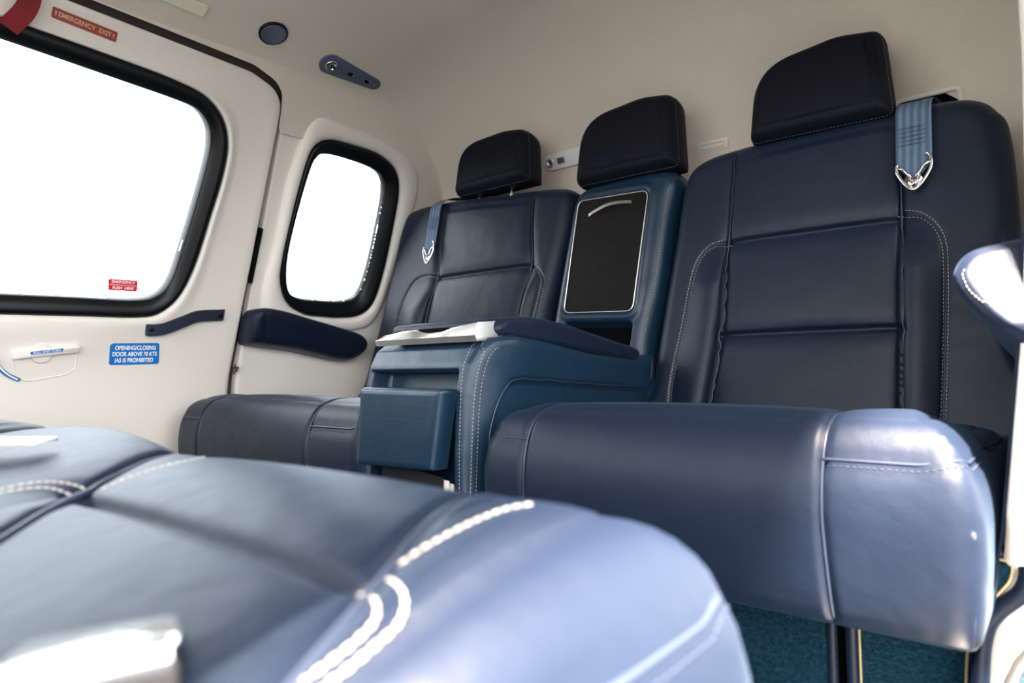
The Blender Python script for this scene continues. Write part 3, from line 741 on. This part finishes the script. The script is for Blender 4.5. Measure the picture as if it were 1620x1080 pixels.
# brochures standing in the lower pocket
for i, (dx, mt, w, ang) in enumerate([(0, 'cover', .150, .06), (.006, 'paper', .155, .03), (.011, 'paper', .157, .0), (.016, 'paper', .160, -.02), (-.03, 'green', .13, .10)]):
    y = .748 - (.003 * i if i else 0) + (.012 if i else 0)
    y = .758 + i * .0050
    fb = Frame((-.868 + dx, y, .255), (1, 0, -.10 - ang * .5), (.0, .10, 1))
    b = Mesh(); b.prism(rounded(rect(-w / 2, -.14, w / 2, .118 - .006 * i), .002, 3), 0, .0022, fb)
    bo = b.link('brochure', mt if i not in (1, 2, 3) else 'paper')
    lab = ['black covered brochure in front of the others in the console pocket', 'cream brochure directly behind the black one in the console pocket', 'cream brochure in the middle of the stack in the console pocket', 'cream brochure furthest right in the console pocket', 'olive green brochure leaning left behind the stack in the console pocket'][i]
    tag(bo, lab, 'brochure', 'brochures in the console pocket')

# ---- foreground seats, facing aft
SFt = thing('passenger_seat', 'pale lit navy leather seat cushion filling the foreground with curved cream double stitching', 'seat', (-.40, .1, 0))
cushion(SFt, -1.060, -.126, .346, -.26, .262, .4705, -1, -.560, -.236, .172, dip=.080, rf=.06, fine=1.3, bolster=(.016, .004), bf=-.1,
        splay=(([-.26, .08, .116, .153, .189, .251, .34], [-.40, -.465, -.498, -.537, -.562, -.617, -.668]), ([-.26, .0, .097, .126, .163, .2, .27, .34], [-.13, -.160, -.194, -.208, -.221, -.236, -.260, -.266])), pip=.0028,
        arcs=[px_path([(566, 943), (584, 942), (596, 958), (592, 985), (560, 1018), (520, 1050), (480, 1080), (420, 1118)]), px_path([(596, 917), (618, 919), (636, 935), (640, 960), (628, 990), (590, 1025), (555, 1055), (522, 1080), (470, 1120)]),
              px_path([(146, 780), (120, 768), (85, 763), (45, 765), (0, 775), (-40, 785)]), px_path([(124, 790), (100, 778), (70, 772), (30, 775), (0, 781), (-40, 790)]),
              px_path([(630, 896), (670, 868), (740, 830), (800, 806), (850, 797)]), px_path([(160, 775), (200, 757), (260, 737), (330, 722)])])
m_ = Mesh(); m_.box((-.58, .03, .13), (.86, .34, .262), bev=.01); m_.link('seat_base', 'leather', SFt)
SFl = thing('passenger_seat', 'near bench cushion against the closed door, at the left edge', 'seat', (-1.4, .1, 0))
cushion(SFl, -1.705, -1.068, .352, -.26, .262, .480, -1, rf=.06, dip=.03, fine=.6)
m_ = Mesh(); m_.box((-1.39, .03, .13), (.56, .34, .262), bev=.01); m_.link('seat_base', 'leather', SFl)

# ---- carpeted box under the rear seats, with bound slit and edge
sk = thing('seat_plinth', 'teal carpeted plinth under the rear seats with bound slit and edging', 'plinth', (-.5, .95, 0))
SKF = Frame((0, .90, 0), (1, 0, 0), (0, 0, 1)); 
pl1 = A([(-.225, .0), (-.108, .0), (-.108, .18), (-.102, .237), (-.092, .263), (-.074, .290), (-.066, .305), (-.068, .325), (-.225, .325)])
pl0 = A([(-1.70, .0), (-1.02, 0), (-1.02, .30), (-1.70, .30)]); plm = A([(-.72, .0), (-.252, .0), (-.250, .30), (-.72, .30)])
SKN = Frame((0, .90, 0), (1, 0, 0), (0, 0, 1))
for nm, oo_ in (('carpet_panel', pl1), ('carpet_panel', plm), ('carpet_panel', pl0)):
    b = Mesh(); b.prism(rounded(oo_, .004, 3), -.02, .012, SKN, .003); b.link(nm, 'carpet', sk)
bd = Mesh(); bd.tube(SKN(*spline([(-.225, .0), (-.226, .15), (-.226, .30)]).T, .010), .007, 10); bd.tube(SKN(*spline([(-.250, .0), (-.249, .15), (-.248, .30)]).T, .010), .006, 10)
bd.tube(SKN(*spline([(-.100, -.0), (-.099, .12), (-.098, .20), (-.092, .245), (-.080, .268), (-.060, .290), (-.053, .310), (-.054, .330)]).T, .010), .009, 10)
bd.tube(SKN(*spline([(-.13, .335), (-.09, .334), (-.06, .330)]).T, .010), .006, 10)
bd.link('edge_binding', 'leather', sk, True)
st = Mesh(); zz_ = spline([(-.112, .0), (-.112, .17), (-.106, .238), (-.096, .264), (-.077, .290), (-.068, .305), (-.069, .322), (-.10, .325)]); t_ = SKN(*zz_.T, .013)
st.tube(t_, .0016, 6); st.tube(SKN(*spline([(-.217, .0), (-.217, .3)]).T, .013), .0014, 6); st.link('gold_stitching', 'thread_gold', sk, True)
for x0, x1 in ((-1.70, -1.03), (-.72, -.12)): m_ = Mesh(); m_.box(((x0 + x1) / 2, 1.24, .13), (x1 - x0, .62, .26), bev=.005); m_.link('plinth_core', 'black', sk)

# ---- fuselage edge just behind the doorway: bright strip and hinge block outside
es = Mesh(); es.tube([(-.082, .84, -.0), (-.082, .84, .15), (-.074, .84, .20), (-.060, .84, .235), (-.040, .84, .265), (-.030, .84, .30)], .006, 10)
tag(es.link('metal_strip', 'satin', None, True), 'bright metal strip curving down beside the carpeted plinth at the doorway', 'strip')
hb = Mesh(); hb.box((-.020, .85, .215), (.05, .03, .035), bev=.005); hb.box((-.02, .84, .19), (.02, .02, .03), bev=.004)
tag(hb.link('metal_bracket', 'brown'), 'brown metal hinge block outside the doorway beside the carpet edging', 'hinge')

# ---- armrests
def armrest(name, pts, parentless, fr, T, label, post=None, m='leather', prof=None):
    o = soft(name, pts, fr, prof or edge_prof(.03, T, 8, .02), None, m, None, n=80, mm=50, post=post)
    return tag(o, label, 'armrest')
armL = spline([(.945, .640), (.950, .688), (.975, .706), (1.035, .702), (1.13, .682), (1.234, .660), (1.315, .640), (1.347, .612), (1.335, .580), (1.283, .560), (1.19, .574), (1.099, .592), (1.00, .604), (.955, .612)], True)
def rev(p): return A(p)[::-1]
armLo = armL if (np.sum(armL[:, 0] * np.roll(armL[:, 1], -1) - np.roll(armL[:, 0], -1) * armL[:, 1]) > 0) else rev(armL)
class ArmFrame:
    def __call__(s, u, v, h=0.0):
        u, v = np.atleast_1d(A(u)), np.atleast_1d(A(v)); h = np.broadcast_to(A(h), u.shape)
        return np.stack([wallx(v) + h, u, v], 1)
aL = armrest('wall_armrest', armLo, None, ArmFrame(), .08, 'dark navy leather armrest fixed to the left wall below the small window', prof=[(0, 0), (0, .045), (.002, .058), (.007, .068), (.015, .074), (.025, .076)])
gz = np.linspace(.600, .712, 12); grooved(aL, [(np.stack([wallx(gz) + .076, .985 - (gz - .65) * .25, gz], 1), .004, .004)])
bt = Mesh(); bt.lathe([(0.004, 0), (.004, .002), (.002, .003)], Frame((wallx(.62) + .078, 1.12, .645), (0, 1, 0), (0, 0, 1)), 12); bt.link('button', 'satin', aL)
# right armrest: seen from the doorway end
arF = Frame((0, .835, 0), (1, 0, 0), (0, 0, 1))
def apost(V): V = V.copy(); V[:, 1] += np.clip(V[:, 2] - .60, -.03, .06) * .55 * np.clip((.92 - V[:, 1]) / .1, 0, 1); V[:, 2] -= np.clip(V[:, 1] - .835, 0, 1) * .12; return V
aro = spline([(-.103, .622), (-.099, .642), (-.086, .655), (-.060, .661), (-.030, .663), (.010, .663), (.010, .60), (.010, .575), (-.020, .545), (-.045, .550), (-.070, .570), (-.092, .598)], True)
arm2 = soft('wall_armrest', aro, Frame((0, 1.25, 0), (1, 0, 0), (0, 0, 1)), [(.015, 0), (.004, .01), (0, .03), (0, .20), (0, .405), (.004, .418), (.012, .425)], None, 'leather', None, n=60, post=apost)
tag(arm2, 'padded armrest with sunlit end on the right wall, at the right edge', 'armrest')
st = Mesh(); ta = bvh(arm2); q = spline([(-.098, .83, .636), (-.096, .822, .612), (-.07, .822, .592), (-.03, .822, .588), (.0, .822, .588)]); stitches(st, q, ta, .003, .002, .0005); st.link('stitching', 'thread', arm2, True)

# ---- seat belts hanging over the backrests
def belt(xa, xb, ztop, zbot, zb, label, tilt=0.0, narrow=.0):
    root = thing('seat_belt', label, 'seat belt', ((xa + xb) / 2, 1.42, zbot), 'hanging seat belts')
    fy = lambda z: 1.29 + (z - .42) * .22 - .014
    w = xb - xa; path = []
    ys = [(1.60, ztop + .022, 0), (1.55, ztop + .025, 0), (1.50, ztop + .022, 0), (1.46, ztop + .016, 0), (fy(ztop) + .02, ztop + .006, 0), (fy(ztop) - .004, ztop - .012, 0)]
    for z in np.linspace(ztop - .03, zbot, 10): ys.append((fy(z) - .004, z, 0))
    V = []; Fc = []
    nw = 9
    pa = spline([(a, b) for a, b, c in ys], m=4); N = len(pa)
    def sec(i, off):
        y, z = pa[i]; s = i / (N - 1); k = 1.0 if s < .88 else 1 - .45 * ((s - .88) / .12) ** 1.3
        cx = (xa + xb) / 2 + tilt * s
        return [(cx + (j / (nw - 1) - .5) * w * k, y - off - .002 * math.sin(math.pi * j / (nw - 1)) * (s > .8), z - (.012 * math.sin(math.pi * j / (nw - 1)) if s > .97 else 0)) for j in range(nw)]
    for i in range(N): V += sec(i, .0) + sec(i, -.0022)
    for i in range(N - 1):
        for j in range(nw - 1):
            a = i * 2 * nw + j; Fc.append((a, a + 1, a + 1 + 2 * nw, a + 2 * nw)); a += nw; Fc.append((a + 1, a, a + 2 * nw, a + 1 + 2 * nw))
        a = i * 2 * nw; Fc.append((a, a + 2 * nw, a + 3 * nw, a + nw)); a += nw - 1; Fc.append((a, a + nw, a + 3 * nw, a + 2 * nw))
    Fc.append(tuple(range((N - 1) * 2 * nw, (N - 1) * 2 * nw + nw)) + tuple(reversed(range((N - 1) * 2 * nw + nw, N * 2 * nw))))
    wb_ = Mesh().add(V, Fc).link('webbing', 'webbing', root, True)
    st = Mesh(); cx = (xa + xb) / 2
    for r in range(5):
        z = ztop - .052 - r * .008
        for j in range(int(w / .004) - 2):
            x = xa + .006 + j * .004; st.tube([(x, fy(z) - .0065, z), (x + .0022, fy(z) - .0065, z + .0035)], .0005, 4)
    st.link('box_stitching', 'piping', wb_, True)
    # chrome keyhole fitting
    fb = Frame((cx + tilt, fy(zbot) - .004, zbot), (1, 0, 0), (0, .2, 1)); h = w * .46
    outer = spline([(-h, .016), (-h * 1.02, .004), (-h * .75, -.012), (-h * .40, -.026), (0, -.034), (h * .40, -.026), (h * .80, -.010), (h * 1.05, .008), (h * .95, .026), (h * .75, .030)])
    ct = Mesh(); ct.tube(fb(outer[:, 0], outer[:, 1], .003), .0028, 8)
    ct.prism(rounded([(-h * .55, -.016), (-h * .2, -.030), (h * .2, -.030), (h * .55, -.016), (h * .35, -.002), (h * .12, -.012), (-h * .12, -.012), (-h * .35, -.002)], .002, 3), .001, .0045, fb)
    ct.tube(fb(A([-h * .95, -h * .6, -h * .35, -h * .15]), A([.010, .006, -.004, -.012]), .005), .0022, 8)
    ct.tube(fb(A([h * .95, h * .6, h * .35, h * .15]), A([.014, .008, -.004, -.012]), .005), .0022, 8)
    ct.link('belt_fitting', 'chrome', root, True)
    return root
belt(-.246, -.190, .992, .858, .82, 'wide blue seat belt hanging over the right rear backrest beside the tallest headrest', .002)
belt(-1.470, -1.426, 1.022, .868, .83, 'blue seat belt hanging over the far left rear backrest', -.004)

# ---- foreground buckles lying on the near bench
bkf = thing('seat_belt_buckle', 'blurred chrome lift-lever buckle lying on the foreground cushion, lower left corner', 'buckle', (-.25, .09, .44))
E1 = Frame((-.245, .092, .452), (.78, .06, .02), (-.35, .94, .0))
def px(x, y, dist):
    v = FW + RT * (x - 810) / F + UP * (540 - y) / F; return CAM + v * dist
b = Mesh(); BFm = Frame((-.262, .088, .436), (.90, -.36, .20), (.36, .93, .02))
b.box((0, 0, .004), (.078, .050, .028), BFm, .005); b.link('buckle_body', 'dark_metal', bkf)
b = Mesh(); b.prism(rounded([(-.045, -.026), (.026, -.026), (.032, -.016), (.032, .016), (.026, .026), (-.045, .026)], .006, 6), .018, .0215, BFm, .001); b.link('lever_plate', 'chrome', bkf)
b = Mesh(); b.tube(BFm(A([.034, .034]), A([-.022, .022]), A([.016, .016])), .0065, 16); b.link('lever_edge', 'chrome', bkf, False)
b = Mesh(); b.box((-.09, 0, .010), (.11, .044, .003), BFm, .001); b.link('webbing', 'webbing', bkf)
t2 = thing('seat_belt_tongue', 'small grey belt tongue lying on the near bench at the left edge', 'buckle', (-.70, .19, .46))
b = Mesh(); TFm = Frame((-.71, .176, .490), (.85, .50, .0), (-.5, .85, .03)); b.prism(rounded([(-.04, -.016), (.03, -.012), (.034, .012), (-.04, .016)], .004, 4), 0, .003, TFm, .0008); b.link('tongue_plate', 'satin', t2)
b = Mesh(); b.box((-.07, 0, .001), (.07, .04, .003), TFm, .001); b.link('webbing', 'webbing', t2)

# ---------------------------------------------------------------- things on the left door
# grab strap
sp = spline([(.700, .652), (.735, .657), (.780, .676), (.820, .691), (.889, .694)]); V = []; Fc = []
for i, p in enumerate(sp):
    s = i / (len(sp) - 1); h = .013 + .012 * math.sin(math.pi * s) ** .6; T = sp[min(i + 1, len(sp) - 1)] - sp[max(i - 1, 0)]; T = T / np.linalg.norm(T); nrm = A([-T[1], T[0]]); w = .0135
    for (a, b) in ((-w, 0), (w, 0), (w, .005), (-w, .005)):
        q = p + nrm * a; V.append(WP(q[0], q[1], h + b)[0])
for i in range(len(sp) - 1):
    for k in range(4): a, b = i * 4 + k, i * 4 + (k + 1) % 4; Fc.append((a, b, b + 4, a + 4))
Fc += [(3, 2, 1, 0), tuple(len(sp) * 4 - 4 + k for k in range(4))]
gs = link('grab_strap', V, Fc, 'strap', door, False)
for (y, z) in ((.712, .655), (.876, .694)):
    b = Mesh(); b.lathe([(.0065, .018), (.0065, .0235), (.004, .025)], (lambda cy, cz: (lambda u, v, h: WP(cy + u, cz + v, h)))(y, z), 16); b.link('snap_screw', 'seal', gs)
# door handle: shallow tray, pull bar, round boss
tray = Mesh(); to = rounded([(.435, .598), (.448, .545), (.470, .536), (.545, .548), (.560, .562), (.562, .610)], [.005, .02, .02, .015, .01, .004], 6)
ring = resample(to, 120, True); q = np.vstack([WP(p[0], p[1], .011)[0] for p in ring]); tray.tube(q, .0022, 8, closed=True)
tray.prism(inset(ring, .004), .0105, .0112, WF)
hdl = tray.link('door_handle', 'cream', door, True)
bar = Mesh(); bf = lambda u, v, h=0: WP(u, v, h); o_ = rounded([(.436, .588), (.560, .602), (.560, .616), (.434, .603)], .002, 4); bar.prism(o_, .012, .026, WF, .002); bar.link('pull_bar', 'cream', hdl)
bs = Mesh(); bs.lathe([(.022, .010), (.022, .016), (.020, .018), (.006, .0185)], lambda u, v, h: WP(.490 + u, .598 + v, h), 36); bs.link('round_boss', 'cream', hdl)
pl_ = Mesh(); pl_.prism(rounded([(.466, .5985), (.527, .6055), (.527, .612), (.466, .605)], .002, 4), .0262, .0268, WF); plo = pl_.link('pull_label', 'blue', hdl)
class Slant:
    def __call__(s, u, v, h=0.0):
        u, v = np.atleast_1d(A(u)), np.atleast_1d(A(v)); return WP(.4965 + u, .6052 + v + u * .115, h)
text('label_lettering', 'PULL AND TURN', Slant(), 0, 0, .0068, 'white', plo, .0269, sx=1.0, off=.0001)
bl = Mesh(); bl.tube(np.vstack([WP(a, b, .016)[0] for a, b in spline([(.405, .590), (.415, .568), (.432, .552), (.452, .541)])]), .0045, 8); bl.link('blue_lanyard', 'blue', hdl, True)
bl = Mesh(); bl.tube(np.vstack([WP(a, b, .021)[0] for a, b in spline([(.408, .585), (.418, .567), (.433, .553), (.449, .543)])]), .0018, 6); bl.link('lanyard_stripe', 'white', hdl, True)

# placards
pc = Mesh(); pc.prism(rounded([(.630, .567), (.745, .567), (.739, .619), (.627, .618)], .007, 8), .0105, .0118, WF)
po = tag(pc.link('placard', 'blue'), 'blue placard warning about opening the door above 70 knots, under the big window', 'placard')
for i, s in enumerate(('OPENING/CLOSING', 'DOOR ABOVE 70 KTS', 'IAS IS PROHIBITED')):
    text('lettering', s, WF, .6855, .607 - i * .0148, .0138, 'white', po, .0119, sx=[.76, .76, .78][i], off=.0004)
pr = Mesh(); pr.prism(rounded([(.616, .733), (.679, .733), (.677, .7585), (.613, .7585)], .004, 6), -.0118, -.0108, WF)
po = tag(pr.link('placard', 'red'), 'small red EMERGENCY PUSH HERE sticker on the big window pane', 'placard')
text('lettering', 'EMERGENCY', WF, .646, .7525, .0088, 'white', po, -.0107, sx=1.02, off=.0002)
text('lettering', 'PUSH  HERE', WF, .647, .7390, .0088, 'white', po, -.0107, sx=1.0, off=.0002)
pz = Mesh(); pz.prism(rect(.617, .7452, .676, .7462), -.0107, -.0105, WF); pz.link('divider_line', 'white', po)
ex = Mesh(); ex.prism(rounded([(.441, 1.243), (.558, 1.234), (.559, 1.253), (.442, 1.262)], .003, 5), .0105, .0118, WF)
po = tag(ex.link('placard', 'rust'), 'long rust red EMERGENCY EXIT placard above the big window', 'placard')
class Slant2:
    def __call__(s, u, v, h=0.0):
        u, v = np.atleast_1d(A(u)), np.atleast_1d(A(v)); return WP(.500 + u, 1.2478 + v - u * .078, h)
text('lettering', 'EMERGENCY  EXIT', Slant2(), 0, 0, .0115, 'peach', po, .0119, sx=1.0, off=.0002)
for s in (-1, 1):
    ar = Mesh(); c = s * .052; ar.prism(A([(c - .0008, -.004), (c + .0008, -.004), (c + .0008, .001), (c + .0026, .001), (c, .005), (c - .0026, .001), (c - .0008, .001)]) * A([1, 1]), .0119, .0122, Slant2()); ar.link('arrow_mark', 'peach', po)
# red ribbon at the top left corner
rbf = [(.372, 1.203, .022), (.392, 1.235, .030), (.402, 1.262, .026), (.404, 1.285, .022)]
q = spline(rbf); V = []; Fc = []
for p in q: V += [WP(p[0] - .016, p[1] + .007, p[2])[0], WP(p[0] + .016, p[1] - .007, p[2])[0], WP(p[0] + .016, p[1] - .007, p[2] + .0015)[0], WP(p[0] - .016, p[1] + .007, p[2] + .0015)[0]]
for i in range(len(q) - 1):
    for k in range(4): a, b = i * 4 + k, i * 4 + (k + 1) % 4; Fc.append((a, b, b + 4, a + 4))
Fc += [(3, 2, 1, 0), tuple(len(q) * 4 - 4 + k for k in range(4))]
tag(link('pull_ribbon', V, Fc, 'ribbon', None, False), 'red fabric pull ribbon hanging at the top corner of the big window', 'ribbon')
# dark strip and latch in the gap between door and pillar
b = Mesh(); b.prism(rounded([(.949, .775), (.958, .775), (.961, .915), (.951, .915)], .002, 4), -.02, .006, WF); tag(b.link('striker_strip', 'seal'), 'narrow black strip in the gap behind the door, level with the window', 'strip')
b = Mesh(); b.box((0, 0, 0), (.012, .012, .020), Frame(WP(.950, .545, .004)[0], (0, 1, 0), (0, 0, 1)), .002); b.tube([WP(.944, .552, .012)[0], WP(.958, .552, .012)[0]], .003, 8); b.tube([WP(.947, .535, .01)[0], WP(.947, .560, .012)[0]], .0022, 8)
tag(b.link('door_latch', 'brown'), 'tiny metal latch pin at the rear edge of the door, low down', 'latch')

# ---------------------------------------------------------------- ceiling fittings
def cframe(x, y, dirv):
    e = 1e-3; P = A([x, y, ceil_z(x, y)]); tx = A([x + e, y, ceil_z(x + e, y)]) - P; ty = A([x, y + e, ceil_z(x, y + e)]) - P
    n = -np.cross(tx, ty); n /= np.linalg.norm(n); d = A(dirv); d = d - n * (d @ n); d /= np.linalg.norm(d)
    return Frame(P + n * .001, d, np.cross(n, d))
def ceilpt(px_, py_):
    v = FW + RT * (px_ - 810) / F + UP * (540 - py_) / F; t = .5
    for _ in range(3000):
        P = CAM + v * t
        if P[2] >= ceil_z(P[0], P[1]): return P
        t += .001
    return P
P = ceilpt(432, 51); fr0 = cframe(P[0], P[1], (0, 1, 0)); rsc = 1.0
cl = thing('ceiling_vent', 'round slate blue ceiling vent disc with dark rim', 'vent', tuple(P))
b = Mesh(); b.lathe([(.0335, -.004), (.0335, .004), (.030, .006), (.029, .003)], fr0, 48); b.link('rim', 'seal', cl, True)
b = Mesh(); b.lathe([(.029, .0), (.029, .006), (.0275, .0075), (.026, .006), (.004, .0055)], fr0, 48); b.link('disc', 'slate_metal', cl, True)
P1 = ceilpt(523, 100); P2 = ceilpt(592, 132); d = P2 - P1; L = np.linalg.norm(d); fr1 = cframe(P1[0], P1[1], d)
fr1.U = d / L; fr1.V = np.cross(fr1.N, fr1.U); fr1.V /= np.linalg.norm(fr1.V); fr1.N = np.cross(fr1.U, fr1.V)
lt = thing('reading_light', 'teardrop slate blue ceiling plate with a round spotlight and two switches', 'light', tuple(P1))
th1 = np.linspace(math.pi * .56, math.pi * 1.44, 24); th2 = np.linspace(-math.pi * .44, math.pi * .44, 16)
ol = np.vstack([np.c_[.031 * np.cos(th1), .031 * np.sin(th1)], np.c_[L + .017 * np.cos(th2), .017 * np.sin(th2)]])
b = Mesh(); b.prism(ol, -.004, .005, fr1, .0025); b.link('light_plate', 'slate_metal', lt)
b = Mesh(); b.lathe([(.0165, .004), (.0165, .009), (.013, .011), (.012, .007), (.003, .006)], fr1, 36); b.link('spotlight', 'chrome', lt, True)
for s in (.42, .80):
    b = Mesh(); b.box((L * s, 0, .006), (.014, .008, .005), fr1, .002); b.link('rocker_switch', 'black', lt)
    b = Mesh(); b.box((L * s + .009, .0, .006), (.005, .007, .005), fr1, .002); b.link('switch_tip', 'chrome', lt)
b = Mesh(); b.lathe([(.0075, .004), (.0075, .007), (.005, .008), (.002, .0065)], Frame(fr1(L * 1.02, 0, 0)[0], fr1.U, fr1.V), 24); b.link('dimmer_knob', 'slate_metal', lt, True)
P1 = ceilpt(266, -8); P2 = ceilpt(324, 16); d = P2 - P1; L = np.linalg.norm(d); fr2 = cframe(P1[0], P1[1], d); fr2.U = d / L; fr2.V = np.cross(fr2.N, fr2.U); fr2.N = np.cross(fr2.U, fr2.V)
b = Mesh(); b.prism(rounded(rect(-.05, -.013, L, .013), .002, 3), -.002, .006, fr2); tag(b.link('ceiling_placard', 'ivory'), 'blank ivory strip placard on the ceiling at the top edge', 'placard')

# ---------------------------------------------------------------- rear wall fittings
def rear_frame(x, z):
    x, z = x + 0.0, z - .55; y = 1.57
    for _ in range(30):
        X, Z = x * y / 1.6, .55 + z * y / 1.6; lo, hi = 1.23, 1.5999
        for _k in range(40):
            m = (lo + hi) / 2
            if ceil_z(X, m) > Z: lo = m
            else: hi = m
        y = lo
    tz = A([0, (hi - 1.45) * 0 , 0]); e = .006; y2 = y; lo, hi = 1.23, 1.5999
    for _k in range(40):
        m = (lo + hi) / 2
        if ceil_z(X, m) > Z + e: lo = m
        else: hi = m
    up = A([0, lo - y, e]); return Frame((X, y, Z), (1, 0, 0), up)
R1 = rear_frame(-1.110, 1.118)
rl_ = thing('wall_light_panel', 'white rounded light panel on the rear wall with nozzle and blue button', 'light panel', tuple(R1.O))
b = Mesh(); b.prism(rounded(rect(-.078, -.0225, .078, .0225), .021, 8), -.006, .010, R1, .004); b.link('panel_plate', 'whitep', rl_)
b = Mesh(); b.lathe([(.013, .009), (.013, .014), (.009, .016), (.008, .012), (.002, .012)], Frame(R1(-.055, 0, 0)[0], R1.U, R1.V), 28); b.link('nozzle', 'satin', rl_, True)
b = Mesh(); b.box((-.018, 0, .011), (.024, .017, .005), R1, .004); b.link('blue_button', 'slate_metal', rl_)
R2 = rear_frame(-.678, 1.060)
sl = thing('wall_slot', 'small cream oblong slot bezel on the rear wall between two headrests', 'bezel', tuple(R2.O))
b = Mesh(); b.prism(rounded(rect(-.040, -.012, .040, .012), .004, 5), -.004, .004, R2, .0015); b.link('slot_plate', 'cream', sl)
b = Mesh(); q = rounded(rect(-.030, -.0055, .030, .0055), .005, 6); b.tube(R2(q[:, 0], q[:, 1], .005), .002, 8, closed=True); b.link('slot_rim', 'cream', sl, True)
R3 = rear_frame(-.222, 1.036)
bz = thing('belt_guide', 'cream belt guide bezel on the rear wall above the wide seat belt', 'bezel', tuple(R3.O))
q = rounded(rect(-.056, -.024, .056, .024), .012, 8); b = Mesh(); b.tube(R3(q[:, 0], q[:, 1], .004), .005, 10, closed=True); b.link('guide_rim', 'cream', bz, True)
b = Mesh(); b.prism(inset(q, .003), -.001, .002, R3); b.link('guide_slot', 'black', bz)

for o in ROOTS:
    if '_at' in o: del o['_at']
